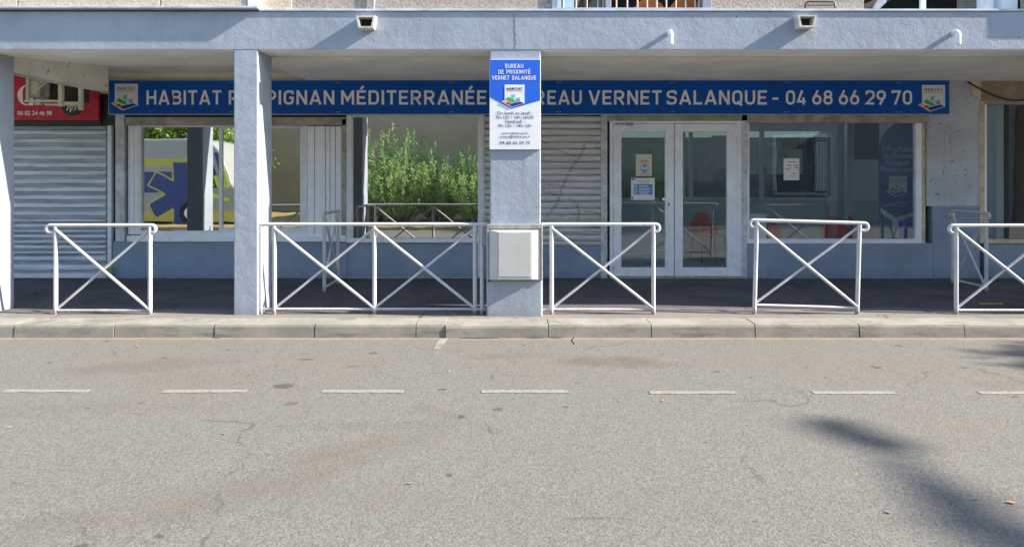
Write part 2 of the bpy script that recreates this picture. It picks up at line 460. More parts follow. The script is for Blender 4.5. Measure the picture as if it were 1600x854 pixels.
def G():
    l = SW/2; r = .70-SW/2; m = .5; q = .24; w = {}
    O = [([(l,h0,q),(l,h1,q),(r,h1,q),(r,h0,q)], True)]
    w['O'] = (O, .70); w['0'] = (O, .68)
    w['H'] = ([([(l,0),(l,1)],0),([(r+.03,0),(r+.03,1)],0),([(l,m),(r+.03,m)],0)], .73)
    w['A'] = ([([(l-.02,0),(.40,1)],0),([(.80-l+.02,0),(.40,1)],0),([(.16,.27),(.64,.27)],0)], .80)
    w['B'] = ([([(l,h0),(l,h1),(r,h1,.2),(r,.52,.2),(l,.52)],1),([(l,.52),(r+.02,.52,.22),(r+.02,h0,.22),(l,h0)],0)], .72)
    w['I'] = ([([(l,0),(l,1)],0)], SW)
    w['T'] = ([([(0,h1),(.66,h1)],0),([(.33,0),(.33,h1)],0)], .66)
    w['P'] = ([([(l,0),(l,h1),(r,h1,q),(r,.42,q),(l,.42)],0)], .70)
    w['R'] = ([([(l,0),(l,h1),(r,h1,q),(r,.45,q),(l,.45)],0),([(.36,.45),(.64,0)],0)], .73)
    w['E'] = ([([(.62,h1),(l,h1),(l,h0),(.62,h0)],0),([(l,m),(.55,m)],0)], .62)
    w['G'] = ([([(r,.72),(r,h1,q),(l,h1,q),(l,h0,q),(r,h0,q),(r,.48),(.38,.48)],0)], .71)
    w['N'] = ([([(l,0),(l,1)],0),([(r+.03,0),(r+.03,1)],0),([(l,.97),(r+.03,.03)],0)], .73)
    w['M'] = ([([(l,0),(l,1)],0),([(.80,0),(.80,1)],0),([(l,.97),(.44,.32),(.80,.97)],0)], .88)
    w['D'] = ([([(l,h0),(l,h1),(r,h1,q),(r,h0,q)],1)], .71)
    w['U'] = ([([(l,1),(l,h0,q),(r,h0,q),(r,1)],0)], .70)
    w['V'] = ([([(.06,1),(.37,0)],0),([(.70,1),(.39,0)],0)], .76)
    w['S'] = ([([(r,.72),(r,h1,.2),(l,h1,.2),(l,.52,.2),(r,.50,.2),(r,h0,.2),(l,h0,.2),(l,.27)],0)], .70)
    w['L'] = ([([(l,1),(l,h0),(.60,h0)],0)], .60)
    w['Q'] = (O + [([(.38,.24),(.66,-.06)],0)], .70)
    w['X'] = ([([(.04,0),(.66,1)],0),([(.66,0),(.04,1)],0)], .70)
    w['C'] = ([([(r,.70),(r,h1,q),(l,h1,q),(l,h0,q),(r,h0,q),(r,.30)],0)], .69)
    w['Y'] = ([([(.04,1),(.36,.45),(.68,1)],0),([(.36,0),(.36,.45)],0)], .72)
    w['-'] = ([([(.04,.42),(.44,.42)],0)], .48)
    w['/'] = ([([(.04,-.1),(.42,1.05)],0)], .46)
    w['4'] = ([([(.40,1),(l-.01,.22),(.66,.22)],0),([(.50,0),(.50,.5)],0)], .68)
    w['6'] = ([([(l,h0,q),(l,.60,q),(r,.60,q),(r,h0,q)],1),([(l+.03,.42),(.42,1)],0)], .68)
    w['9'] = ([([(l,.40,q),(l,h1,q),(r,h1,q),(r,.40,q)],1),([(r-.03,.58),(.26,0)],0)], .68)
    w['8'] = ([([(l,h0,.22),(l,.53,.22),(r,.53,.22),(r,h0,.22)],1),([(l+.03,.53,.2),(l+.03,h1,.2),(r-.03,h1,.2),(r-.03,.53,.2)],1)], .68)
    w['2'] = ([([(l,.70),(l,h1,q),(r,h1,q),(r,.56,.12),(l+.02,h0),(.66,h0)],0)], .67)
    w['7'] = ([([(l-.03,.80),(l-.03,h1),(.60,h1),(.24,0)],0)], .66)
    w['1'] = ([([(.04,.74),(.30,.97),(.30,0)],0)], .45)
    w['3'] = ([([(l,.72),(l,h1,.2),(r,h1,.2),(r,.53,.2),(.3,.53)],0),([(.3,.53),(r,.53,.22),(r,h0,.22),(l,h0,.22),(l,.28)],0)], .68)
    w[' '] = ([], .38)
    w['É'] = (w['E'][0] + [([(.26,1.07),(.46,1.30)],0)], .62)
    return w
GL = G()
def text_mb(txt, x0, x1, zb, hgt, Y, thick=.003, gap=.17, mb=None, centre=False, maxw=None):
    """stroke lettering facing -Y between x0 and x1, baseline zb, capital height hgt"""
    mb = mb or MB()
    tot = sum(GL[c][1] for c in txt) + gap*(len(txt)-1)
    if centre:
        wdt = min(tot*hgt, maxw or 1e9); x0, x1 = (x0+x1)/2-wdt/2, (x0+x1)/2+wdt/2
    sx = (x1-x0)/tot; cx = 0; lay = 0
    for ch in txt:
        for path, closed in GL[ch][0]:
            pts = fillet(path, bool(closed)); n = len(pts)
            L, Rr = [], []
            for i, p in enumerate(pts):
                if closed: a = pts[i-1]; b = pts[(i+1) % n]
                else: a = pts[max(i-1,0)]; b = pts[min(i+1,n-1)]
                d1 = (p-a); d2 = (b-p)
                if d1.length < 1e-6: d1 = d2
                if d2.length < 1e-6: d2 = d1
                d1.normalize(); d2.normalize(); t = (d1+d2)
                t = t.normalized() if t.length > 1e-6 else d1
                nn = Vector((-t.y, t.x)); k = 1/max(.45, nn.dot(Vector((-d1.y, d1.x))))
                L.append(p + nn*k*SW/2); Rr.append(p - nn*k*SW/2)
            yy = Y - thick - lay*.00025; lay = (lay+1) % 4
            def W(q, y): return (x0+(cx+q.x)*sx, y, zb+q.y*hgt)
            m = n if closed else n-1; vs = []; fs = []
            for i in range(n): vs += [W(L[i],yy), W(Rr[i],yy), W(L[i],Y), W(Rr[i],Y)]
            for i in range(m):
                j = (i+1) % n; a, b = i*4, j*4
                fs += [(a,b,b+1,a+1), (a,a+2,b+2,b), (a+1,b+1,b+3,a+3)]
            if not closed: fs += [(0,1,3,2), ((n-1)*4,(n-1)*4+2,(n-1)*4+3,(n-1)*4+1)]
            mb.add(vs, fs)
        cx += GL[ch][1] + gap
    return mb
def small_text(name, body, size, loc, mat, parent, align='CENTER', space=1.0, xs=1.0, line=1.0, offset=0.0):
    cu = bpy.data.curves.new(name, 'FONT'); cu.body = body; cu.size = size; cu.align_x = align
    cu.space_character = space; cu.space_line = line; cu.resolution_u = 3; cu.offset = offset
    o = bpy.data.objects.new(name, cu); COL.objects.link(o)
    dg = bpy.context.evaluated_depsgraph_get()
    me = bpy.data.meshes.new_from_object(o.evaluated_get(dg))
    bpy.data.objects.remove(o)
    n = bpy.data.objects.new(name, me); COL.objects.link(n); me.materials.clear(); me.materials.append(mat)
    n.location = loc; n.rotation_euler = (R(90), 0, 0); n.scale = (xs, 1, 1)
    if parent: n.parent = parent
    return n

def flat(mb, pts, Y, t=.002): return mb.prism([(p[0], p[1]) for p in pts], 'y', Y-t, Y)
def emblem(parent, x, ztop, side, Y, word='HABITAT', edge=True):
    """small square badge with tilted coloured tiles; (x, ztop) is the square's upper left"""
    def q(u, v): return (x + (u-185)/340*side, ztop - (v-200)/340*side)
    mb = MB(); flat(mb, [q(185,200), q(525,200), q(525,512), q(460,488), q(375,494), q(300,520), q(185,472)], Y, .003)
    pl = mb.build('emblem_panel', M['sign_white'], parent)
    Y -= .003
    def sh(nm, pts, mat, lift=0): return flat(MB(), [q(*p) for p in pts], Y-lift, .0015).build(nm, M[mat], pl)
    if edge: sh('white_edge', [(128,490),(190,464),(262,498),(300,518),(455,482),(535,516),(300,594)], 'sign_white')
    Y2 = .0018
    sh('yellow_tile', [(143,491),(188,471),(238,494),(193,517)], 'l_yellow', Y2)
    sh('red_tile', [(197,519),(243,497),(300,520),(250,545)], 'l_red', Y2)
    sh('green_tile', [(202,450),(253,408),(376,488),(318,508)], 'l_green', Y2)
    sh('navy_tile', [(258,550),(300,524),(458,488),(518,514),(312,578)], 'l_navy', Y2)
    t = MB()
    for a in ([(318,358),(338,368),(338,440),(318,428)], [(338,372),(372,362),(372,378),(350,384),(350,400),(372,394),(372,410),(350,416),(350,470),(338,462)],
              [(372,440),(388,432),(388,456),(372,464)]):
        flat(t, [q(*p) for p in a], Y-Y2, .0015)
    t.build('teal_motif', M['l_teal'], pl)
    t = MB(); flat(t, [q(*p) for p in [(390,436),(448,418),(448,430),(404,444),(404,462),(430,456),(430,446),(448,440),(448,478),(400,484)]], Y-Y2, .0015)
    t.build('blue_motif', M['l_blue'], pl)
    hh = 42/340*side
    text_mb(word, q(222,0)[0], q(488,0)[0], q(0,290)[1], hh, Y, .0015, gap=.26).build('word', M['ink'], pl)
    flat(MB(), [q(218,307), q(492,307), q(492,313), q(218,313)], Y, .001).build('small_line', M['ink_red'], pl)
    return pl

# ================================================================== SETTING
YF = 7.0        # street face of the pillars and beam
YW = 9.60       # shop front
road = MB()
road.add([(-60,-60,-.02),(60,-60,-.02),(60,-1.0,0),(-60,-1.0,0)], [])  # kept for extent
road = MB(); NX = 60
road.add([(-80,-14,0),(80,-14,0),(80,6.56,0),(-80,6.56,0)], [(0,1,2,3)])
road_o = tag(road.build('road', M['road']), 'worn light grey asphalt road in front of the shops', 'road', kind='structure')
g = MB(); g.add([(-200,-200,-.012),(200,-200,-.012),(200,200,-.012),(-200,200,-.012)], [(0,1,2,3)])
tag(g.build('ground', M['verge']), 'dry ground beyond the street', 'ground', kind='structure')
g = MB(); g.box(-60, 1.6, -9, -.6, -.01, .10)
tag(g.build('grass_verge', M['verge'], bevel=.02), 'dry yellow grass strip across the road', 'verge', kind='structure')
pv = MB()
pv.add([(-60,6.78,.118),(60,6.78,.118),(60,9.70,.112),(-60,9.70,.112),(60,6.78,-.01),(-60,6.78,-.01)], [(0,1,2,3),(5,4,1,0)])
tag(pv.build('pavement', M['pavement']), 'dark asphalt pavement under the arcade', 'pavement', kind='structure')

kb = MB()
js = [-1110,-950,-790,-632,-474,-292,-136,22,178,335,492,650,696,857,1018,1180,1343,1507,1670,1832,1995,2160]
for i in range(len(js)-1):
    a = wx(js[i], 6.51)+.004; b = wx(js[i+1], 6.51)-.004
    dz = rnd.uniform(-.004,.004) + (-.004 if js[i]==696 else 0); dy = rnd.uniform(-.004,.004) + (-.012 if js[i]==696 else 0)
    y0 = 6.515+dy; z1 = .128+dz; low = -.02
    pr = [(y0-.012, low),(y0, z1-.030),(y0+.008, z1-.010),(y0+.026, z1),(6.785, z1),(6.785, low)]
    kb.prism(pr, 'x', a, b)
    kb.box(a-.009, a+.001, y0+.02, 6.783, -.02, .118)
tag(kb.build('kerb', M['kerb']), 'pale concrete kerb stones along the road', 'kerb', kind='structure')
# ruts opened under the kerb by the electric cabinet
cr = MB()
for (a, b, y, t) in [(712,790,6.492,.018),(820,856,6.494,.014),(858,880,6.505,.02)]:
    xa, xb = wx(a, 6.5), wx(b, 6.5)
    cr.prism([(xa,y+.006),(xa+.1*(xb-xa),y-t*.5),(xa+.4*(xb-xa),y-t),(xa+.7*(xb-xa),y-t*.6),(xb,y+.004),(xb,y+.03),(xa,y+.03)], 'z', .001, .004)
xx = wx(895, 6.35)
cr.prism([(xx,6.22),(xx+.006,6.3),(xx-.004,6.38),(xx+.008,6.44),(xx+.03,6.5),(xx+.02,6.5),(xx+.0,6.44),(xx-.010,6.38),(xx-.002,6.3)], 'z', .001, .004)
cr.build('crack', M['dark'], road_o)
pt = MB()
xx = wx(690, 6.3)
pt.prism([(xx-.05,6.05),(xx-.0,6.06),(xx+.03,6.3),(xx+.04,6.47),(xx-.03,6.46),(xx-.05,6.3)], 'z', .001, .004)
pt.build('cement_patch', M['kerb'], road_o)
# parking dashes
for k, (a, b) in enumerate([(-250,-118),(5,138),(254,384),(504,631),(752,888),(1015,1150),(1270,1400),(1530,1660),(1780,1915)]):
    y = 4.86 - .004*(k-4); y += (-.02 if k > 4 else 0)
    mb = MB(); n = 14; xa, xb = wx(a, y), wx(b, y)
    up = [(xa+(xb-xa)*i/n, y+.032+rnd.uniform(-.006,.005)) for i in range(n+1)]
    dn = [(xa+(xb-xa)*i/n, y-.032+rnd.uniform(-.005,.006)) for i in range(n, -1, -1)]
    mb.prism(up+dn, 'z', .001, .004)
    mb.build('road_marking', M['road_paint'], road_o)

# ================================================================== BUILDING
bld = empty('building', (0, 8, 0), label='blue painted apartment block with arcade pillars and shops on the ground floor', cat='building')
INV = Vector((0, -8, 0))
def part(mb, name, mat, parent=None, bevel=0, label=None):
    """parts of the building: mesh in world coordinates, hung under the building"""
    o = mb.build(name, mat if not isinstance(mat, str) else M[mat], parent or bld, bevel)
    if parent is None: o.location = INV
    if label: o['label'] = label
    return o
ZB = 2.832      # underside of beam
ZL = wz(18, YF)
def roughbox(mb, x0, x1, y0, y1, z0, z1): return mb.box(x0, x1, y0, y1, z0, z1)
# pillars
part(MB().box(-5.68,-5.40,YF,YF+.41,.05,ZB+.02), 'pillar', 'blue_paint', bevel=.012)
part(MB().box(wx(365,YF),wx(403,YF),YF,YF+.41,.05,ZB+.02), 'pillar', 'blue_paint', bevel=.012)
part(MB().box(wx(765.5,YF),wx(845,YF),YF+.002,YF+.41,.05,ZB+.02), 'pillar', 'blue_paint', bevel=.012)
for x in (5.66, 8.4, 11.2): part(MB().box(x,x+.28,YF,YF+.41,.05,ZB+.02), 'pillar', 'blue_paint', bevel=.012)
# masonry base round the electric cabinet
b0 = MB(); b0.box(wx(760,6.93), wx(848,6.93), 6.93, YF+.40, .04, wz(351,6.93))
part(b0, 'pillar_base', 'blue_paint', bevel=.02, label='thicker pillar base holding the electric cabinet')
# beam (drops 4 mm ahead of the pillars' joints, one long face)
part(MB().box(-9, 14, YF-.003, YF+.37, ZB, ZL), 'beam', 'blue_paint', bevel=.008)
# joint crack above the central pillar
ck = MB(); px = wx(806, YF); zz = [ZL-.02*i*1.0 for i in range(0, 20)]
L = [(px+rnd.uniform(-.006,.006)+.004, z) for z in zz]; Rr = [(p[0]-rnd.uniform(.004,.012), p[1]) for p in L]
ck.prism(L+Rr[::-1], 'y', YF-.006, YF-.003); part(ck, 'crack', 'ink_grey')
# groove strip and ceiling
part(MB().box(-2.36, 14, YF+.395, YF+.421, ZB-.012, ZB+.02), 'ceiling_strip', 'sign_white')
part(MB().box(-2.36, 14, YF+.37, YF+.395, ZB+.03, ZB+.05), 'ceiling_groove', 'brown_box')
cl = MB()
for (xa, xb, ya, yb_) in [(-2.86,14,YF+.422,9.9),(-9,-2.86,YF+.37,8.08)]:
    za, zc_ = ZB+(ya-7.4)*.023, ZB+(yb_-7.4)*.023
    cl.prism([(ya,za),(yb_,zc_),(yb_,ZB+.2),(ya,ZB+.2)], 'x', xa, xb)
part(MB().box(-9, 14, YF+.004, YF+.369, ZB-.003, ZB+.01), 'beam_underside', 'ceiling')
part(cl, 'ceiling', 'ceiling')
part(MB().box(-9, -2.84, 9.59, 9.67, 2.70, 3.03), 'recess_wall', 'cream')
part(MB().box(-9, -2.84, 8.081, 9.58, 2.995, 3.03), 'recess_ceiling', 'ceiling')
bm_ = MB()
bot = {(-5.40,7.40):2.665, (-5.09,7.76):2.60, (-4.79,8.10):2.553, (-4.93,8.20):2.553, (-5.25,7.85):2.60, (-5.56,7.50):2.665}
ks = list(bot); n = len(ks)
bm_.add([(k[0],k[1],bot[k]) for k in ks] + [(k[0],k[1],3.3) for k in ks],
        [list(range(n)), list(range(n,2*n))] + [(i,(i+1)%n,(i+1)%n+n,i+n) for i in range(n)])
part(bm_, 'cross_beam', 'stained_beam', label='stained skewed cross beam over the left shop')
# lip along the beam top
lp = MB(); lp.box(wx(405,YF), 14, YF-.018, YF+.1, ZL, ZL+.022); part(lp, 'ledge', 'zinc', bevel=.004)
# upper storey
up = MB(); ZU = ZL+.022
for a, b in [(405,862),(1110,1350),(1640,2900)]: up.box(wx(a,7.02), wx(b,7.02), 7.02, 7.3, ZU-.02, 6.3)
up.box(wx(862,7.02), wx(1110,7.02), 7.02, 7.3, 4.7, 6.3); up.box(wx(1350,7.02), wx(1640,7.02), 7.02, 7.3, 5.4, 6.3)
part(up, 'upper_wall', 'roughcast_grey')
lf = MB(); xr = wx(386, 6.94)
xs_ = [-9.0, wx(-240,6.94), wx(27,6.94), wx(250,6.94), xr]
for a, b in zip(xs_[:-1], xs_[1:]): lf.box(a+.006, b-.006, 6.945, 7.3, ZU+.018, 6.3)
lf.box(-9, xr, 6.955, 7.29, ZU+.02, 6.29)
part(lf, 'balcony_panel', 'roughcast', bevel=.006, label='pale beige roughcast balcony panels')
part(MB().box(-9, wx(403,6.94), 6.925, 7.1, ZU-.006, ZU+.016), 'ledge', 'zinc', bevel=.004)
part(MB().box(xr+.004, wx(403,6.94), 6.935, 7.2, ZU+.018, 6.3), 'corner_trim', 'sill', bevel=.008)
part(MB().box(wx(404.5,7), wx(455,7), 7.005, 7.03, ZU, 6.3), 'upper_wall', 'roughcast', label='pale roughcast strip beside the balcony corner')
part(MB().box(5.36, 9, 6.93, 7.2, ZU+.002, 6.3), 'balcony_panel', 'roughcast')
part(MB().box(-9, 14, 7.0, 12.14, 6.3, 6.5), 'roof', 'conc')
part(MB().box(-9, 14, 7.3, 12.14, ZB+.2, ZB+.42), 'floor_slab', 'conc')
part(MB().tube([wp(586,-20,7.0), wp(584,14,7.0)], .009), 'thin_pipe', 'zinc')
# upper barred window
uw = part(MB().fbox(862,872,-200,16,7.0,.12).fbox(946,955,-200,16,7.0,.12).fbox(1098,1112,-200,16,7.0,.12).fbox(862,1112,12,17,6.99,.2), 'window', 'blue_paint', bevel=.004, label='upper window frame with salmon bars')
part(MB().fbox(872,946,-200,12,7.10,.006), 'pane', 'mirror_glass', uw)
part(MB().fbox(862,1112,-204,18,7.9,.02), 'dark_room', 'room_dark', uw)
for x in [880,900,917,934,942,963,980,996,1011,1026,1041,1056,1071,1086,1092]:
    part(MB().tube([wp(x,-180,7.03), wp(x,12.5,7.03)], .0085, 8), 'bar', 'bar_pink', uw)
# balcony opening at the upper right
bo = part(MB().fbox(1440,1447,-200,15,7.06,.04).fbox(1536,1552,-200,16,7.02,.1).fbox(1566,1590,-200,16,7.04,.1), 'window', 'sill', label='white posts of the upper right balcony')
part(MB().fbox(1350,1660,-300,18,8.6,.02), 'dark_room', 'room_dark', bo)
part(MB().fbox(1552,1566,-200,16,7.12,.02), 'curtain', 'room_wall', bo)
ms = MB()
for i in range(12): ms.tube([wp(1500+i*3.2,-120,7.1), wp(1500+i*3.2,16,7.1)], .0015, 5)
for i in range(30): ms.tube([wp(1499,14-i*4.4,7.1), wp(1537,14-i*4.4,7.1)], .0015, 5)
part(ms, 'wire_mesh', 'ink_grey', bo)
part(MB().fbox(1497,1537,-200,16,7.6,.02), 'back_wall', 'beige_board', bo)
# spouts
for (cx, cy) in [(575,38),(1254,37)]:
    mb = MB(); x = wx(cx,YF); z = wz(cy,YF); y0 = YF-.115; y1 = YF+.02; t = .018; tw = .10; bw = .075; hh = .062
    def ring(yy, s): return [(x-tw*s, yy, z+hh*s), (x+tw*s, yy, z+hh*s), (x+bw*s, yy, z-hh*s), (x-bw*s, yy, z-hh*s)]
    A = ring(y0,1); B = ring(y0,.74); C = ring(y1,1); D = ring(y1,.74)
    mb.add(A+B+C+D, [(i,(i+1)%4,4+(i+1)%4,4+i) for i in range(4)] + [(i,8+i,8+(i+1)%4,(i+1)%4) for i in range(4)] +
           [(4+i,4+(i+1)%4,12+(i+1)%4,12+i) for i in range(4)])
    sp_ = part(mb, 'drain_spout', 'spout', label='square cement drain spout poking out of the beam')
    part(MB().box(x-tw*.6, x+tw*.6, YF-.02, YF-.012, z-hh*.66, z+hh*.66), 'spout_opening', 'dark', sp_)
for (cx, cy) in [(1045,52),(1489,52)]:
    x = wx(cx, YF); z = wz(cy, YF)
    pts = [(x, YF+.02, z), (x, YF-.045, z)] + [(x, YF-.045-.04*math.sin(a), z-.04+.04*math.cos(a)) for a in (R(20),R(45),R(70),R(90))] + [(x, YF-.085, z-.13)]
    pb = part(MB().tube(pts, .024, 14), 'drain_pipe', 'sign_white', label='short white elbow drain pipe on the beam')

# ---- shop fronts
def fb(px0, px1, py0, py1, Y, d, name, mat, parent=None, bevel=0, label=None):
    return part(MB().fbox(px0, px1, py0, py1, Y, d), name, mat, parent, bevel, label)
Wl = MB()
Wl.fbox(176,541,377,441,YW,.12); part(Wl, 'lower_wall', 'low_paint', bevel=.006)
fb(541,757,378,441,YW+.02,.12, 'lower_wall', 'low_paint', bevel=.006)
fb(541,757,433,441,YW-.015,.03, 'plinth', 'conc', bevel=.006)
fb(757,941,384,441,YW+.02,.12, 'lower_wall', 'low_paint')
fb(1168,1457,380,441,YW-.03,.15, 'lower_wall', 'low_paint', bevel=.006)
fb(1457,1531,322,441,YW+.002,.2, 'lower_wall', 'low_paint')
fb(1541,2100,379,441,YW+.02,.2, 'lower_wall', 'low_paint')
fb(1448.5,1533,100,322,YW,.2, 'wall', 'spotted', bevel=.004, label='stained grey pier between two shop windows')
# lintel zone behind the sign
fb(153,1450,100,179,YW+.03,.15, 'lintel_wall', 'grey_post')
# left neighbour: fascia and roller shutter
fb(-400,157,186,196,YW-.03,.06, 'fascia', 'black_metal')
fb(153.5,181,100,196,YW+.0,.06, 'fascia', 'black_metal')
fb(174,182,196,441,YW+.06,.06, 'gap_filler', 'dark')
def shutter(name, px0, px1, ys, Y, mat, amp=.016, label=None, notch=0):
    mb = MB(); vs = []; x0 = wx(px0,Y); x1 = wx(px1,Y); prof = []
    for a, b in zip(ys[:-1], ys[1:]):
        za, zb_ = wz(a,Y), wz(b,Y); hgt = za-zb_
        prof += [(Y+.03, za), (Y+.03, za-.10*hgt)]
        for k in range(0, 9):
            t = k/8
            if notch and k == 6: prof.append((Y - amp*.55 + notch, za - hgt*(.10+.80*.70)))
            prof.append((Y - amp*math.sin(math.pi*(.06+.88*t))**.45*(1-.35*t), za - hgt*(.10+.80*t)))
        prof += [(Y+.03, za-.93*hgt)]
    prof.append((Y+.004, wz(ys[-1],Y)))
    for p in prof: vs += [(x0,p[0],p[1]), (x1,p[0],p[1])]
    mb.add(vs, [(2*i,2*i+1,2*i+3,2*i+2) for i in range(len(prof)-1)])
    return part(mb, name, mat, label=label)
def shutter_mat(name, a, b, graffiti=None, dirt=.5):
    s = NB(name)
    c = s.mix(s.ramp(s.noise(3, 5, .6, stretch=(.5,1,6)), .3, .7), a, b)
    c = s.mix(s.ramp(s.noise(4, 6, .75, stretch=(.6,1,4)), .56, .68, 0, dirt), c, (.07,.065,.065))
    c = s.mix(s.ramp(s.noise(30, 4, .7), .62, .72, 0, dirt), c, (.10,.09,.085))
    if graffiti:
        sp = s.n('ShaderNodeSeparateXYZ'); s.l(s.geo, sp.inputs[0])
        wob = s.math('MULTIPLY', s.math('SUBTRACT', s.noise(5, 3), .5), .05)
        X = s.math('ADD', sp.outputs['X'], wob); Z = sp.outputs['Z']; tot = None
        for (xa, za, xb, zb_, r) in graffiti:
            dx, dz = xb-xa, zb_-za; L2 = dx*dx+dz*dz
            ax = s.math('SUBTRACT', X, xa); az = s.math('SUBTRACT', Z, za)
            t = s.math('DIVIDE', s.math('ADD', s.math('MULTIPLY', ax, dx), s.math('MULTIPLY', az, dz)), L2)
            cl_ = s.n('ShaderNodeClamp'); s.l(t, cl_.inputs[0]); t = cl_.outputs[0]
            ex = s.math('SUBTRACT', ax, s.math('MULTIPLY', t, dx)); ez = s.math('SUBTRACT', az, s.math('MULTIPLY', t, dz))
            d = s.math('SQRT', s.math('ADD', s.math('MULTIPLY', ex, ex), s.math('MULTIPLY', ez, ez)))
            m = s.ramp(d, r*1.25, r*.3); tot = m if tot is None else s.math('MAXIMUM', tot, m)
        tot = s.math('MULTIPLY', tot, s.ramp(s.noise(26, 5, .8), .42, .6, .05, .62))
        c = s.mix(tot, c, (.045,.055,.085))
    return s.done(c, .5, s.bump(s.noise(40, 3), .15, .003), .15, .4)
ys1 = [197,200,203] + [203+12.6*i for i in range(1,12)]
while ys1[-1] < 396: ys1.append(ys1[-1] + (9.4 if len(ys1) % 2 else 7.2))
ys1 += [ys1[-1]+13, 428]
M['shut1'] = shutter_mat('steel_roller_shutter', (.72,.77,.84), (.48,.53,.60), dirt=.35)
shutter('roller_shutter', -300, 167.5, ys1, YW+.03, M['shut1'], .034, label='closed silver roller shutter of the left shop', notch=.022)
fb(167.5,174,196,433,YW+.0,.07, 'shutter_guide', 'alu', bevel=.003)
fb(-300,168,427,434,YW+.01,.04, 'shutter_bottom_bar', 'alu', bevel=.003)
fb(44,56,414.5,420,YW+.006,.003, 'sticker', 'l_yellow')
def gp(cx, cy): return (wx(cx,YW), wz(cy,YW))
gr = []
for pts, r in [([(845,234),(870,234),(893,242),(906,246)],.012), ([(913,228),(905,247),(893,262),(880,290),(870,318),(855,338)],.028),
               ([(850,298),(866,305),(882,303)],.016), ([(890,310),(901,318),(905,332),(902,350)],.02), ([(914,330),(938,334)],.018), ([(914,353),(936,351)],.014), ([(916,360),(934,362)],.016), ([(888,350),(915,349)],.012)]:
    for p, q in zip(pts[:-1], pts[1:]): gr.append((*gp(*p), *gp(*q), r))
M['shut2'] = shutter_mat('grimy_shutter', (.76,.76,.76), (.54,.53,.53), gr, dirt=.7)
ys2 = [181 + 10.3*i for i in range(20)] + [384]
shutter('roller_shutter', 757, 939, ys2, YW+.035, M['shut2'], .024, label='grimy closed shutter with dark graffiti strokes')
fb(939,949,179,436,YW-.01,.09, 'shutter_guide', 'grey_post', bevel=.003)
fb(755,757.5,179,384,YW-.005,.08, 'shutter_guide', 'grey_post')
# posts
fb(180,194,179,377,YW-.02,.10, 'post', 'grey_post', bevel=.004)
fb(194,201,179,377,YW+.07,.05, 'gap_filler', 'dark')
fb(534,541,186,378,YW-.02,.10, 'post', 'brown_box', bevel=.003)
fb(541,549,180,374,YW-.012,.10, 'post', 'alu', bevel=.003)
# --- window one: sliding sashes and shutter leaf
YG = YW+.06
w1 = fb(196,541,183,195.5,YW-.02,.12, 'shutter_box', 'brown_box', bevel=.004)
fb(196,541,179,183,YW+.0,.1, 'box_shadow_gap', 'dark')
win1 = part(MB().fbox(200,219.5,196,366,YW+.01,.09).fbox(219.5,478,196,198.5,YW+.03,.07).fbox(219.5,478,360.5,368,YW+.02,.08).fbox(474,480,196,368,YW+.01,.09), 'window', 'alu', bevel=.003, label='grey aluminium sliding window of the left shop front')
fb(205,208,197,366,YW+.002,.01, 'frame_ridge', 'sill', win1)
fb(212,214,197,366,YW+.002,.01, 'frame_ridge', 'sill', win1)
part(MB().fbox(342,347,198.5,361,YW+.015,.05).fbox(469,474,198.5,361,YW+.015,.05).fbox(347,469,356,361,YW+.015,.05).fbox(347,469,198.5,200.5,YW+.015,.05), 'sash', 'alu', win1, bevel=.003)
def yawed(o, deg):
    me = o.data; c = sum((v.co for v in me.vertices), Vector())/len(me.vertices)
    m = Matrix.Translation(c) @ Matrix.Rotation(R(deg), 4, 'Z') @ Matrix.Translation(-c)
    me.transform(m); return o
yawed(fb(219.5,345,198,361,YG,.006, 'pane', 'mirror_glass', win1), -.05)
yawed(fb(345,471,199,359,YG-.02,.006, 'pane', 'mirror_glass', win1), -.05)
sh_ = MB()
for a, b in [(480.5,491),(492,508),(509,515),(516,523.5),(524.5,533.5)]: sh_.fbox(a,b,197,372,YW+.0,.05)
part(sh_, 'shutter_leaf', 'sill', bevel=.004, label='folded white shutter leaves beside the window')
sl = fb(198,540,368,377.5,YW-.03,.14, 'sill', 'sill', bevel=.005)
# --- window two
win2 = part(MB().fbox(549,551,180,373,YW+.02,.08).fbox(746.5,755,179,436,YW-.0,.10).fbox(549,748,179,183,YW+.01,.09), 'window', 'alu', bevel=.003, label='large shop window mirroring the shrubs')
yawed(fb(551,747,182,373,YG-.01,.006, 'pane', 'mirror_glass', win2), -.05)
fb(541,748,372.5,379,YW-.02,.12, 'sill', 'sill', bevel=.004)
# --- door
dr = part(MB().fbox(953,1159,188.5,193,YW-.01,.10).fbox(953,958,193,433,YW-.01,.10).fbox(1152,1159,193,433,YW-.01,.10), 'door', 'pvc', bevel=.003, label='white double glazed entrance door')
fb(949,1168,179,189,YW-.02,.12, 'door_lintel', 'brown_box', bevel=.004)
for (a, b) in [(958.5,1053.3),(1054.7,1151.5)]:
    ga, gb = a+12.5, b-13.5
    if a > 1000: ga, gb = 1067, 1136.5
    lf_ = MB(); lf_.fbox(a,ga,193.5,431,YW+.0,.07).fbox(gb,b,193.5,431,YW+.0,.07).fbox(ga,gb,193.5,206,YW+.0,.07).fbox(ga,gb,418,431,YW+.0,.07)
    lo = part(lf_, 'door_leaf', 'pvc', dr, bevel=.004)
    part(MB().fbox(ga,gb,206,418,YW+.035,.006), 'pane', 'glass', dr)
for py in (210,312,413):
    for px in (955,1152):
        hg = MB(); hg.fbox(px-2 if px<1000 else px-4, px+7 if px<1000 else px+4, py-4, py+4, YW-.022,.024); hg.tube([wp(px+(1.5),py-6,YW-.02), wp(px+1.5,py+5,YW-.02)], .012)
        part(hg, 'hinge', 'pvc', dr, bevel=.002)
part(MB().fbox(1042,1048,300,324,YW-.014,.014).fbox(1035,1047,309,313,YW-.05,.02).tube([wp(1045,311,YW), wp(1045,311,YW-.05)], .012), 'door_handle', 'pvc', dr, bevel=.002)
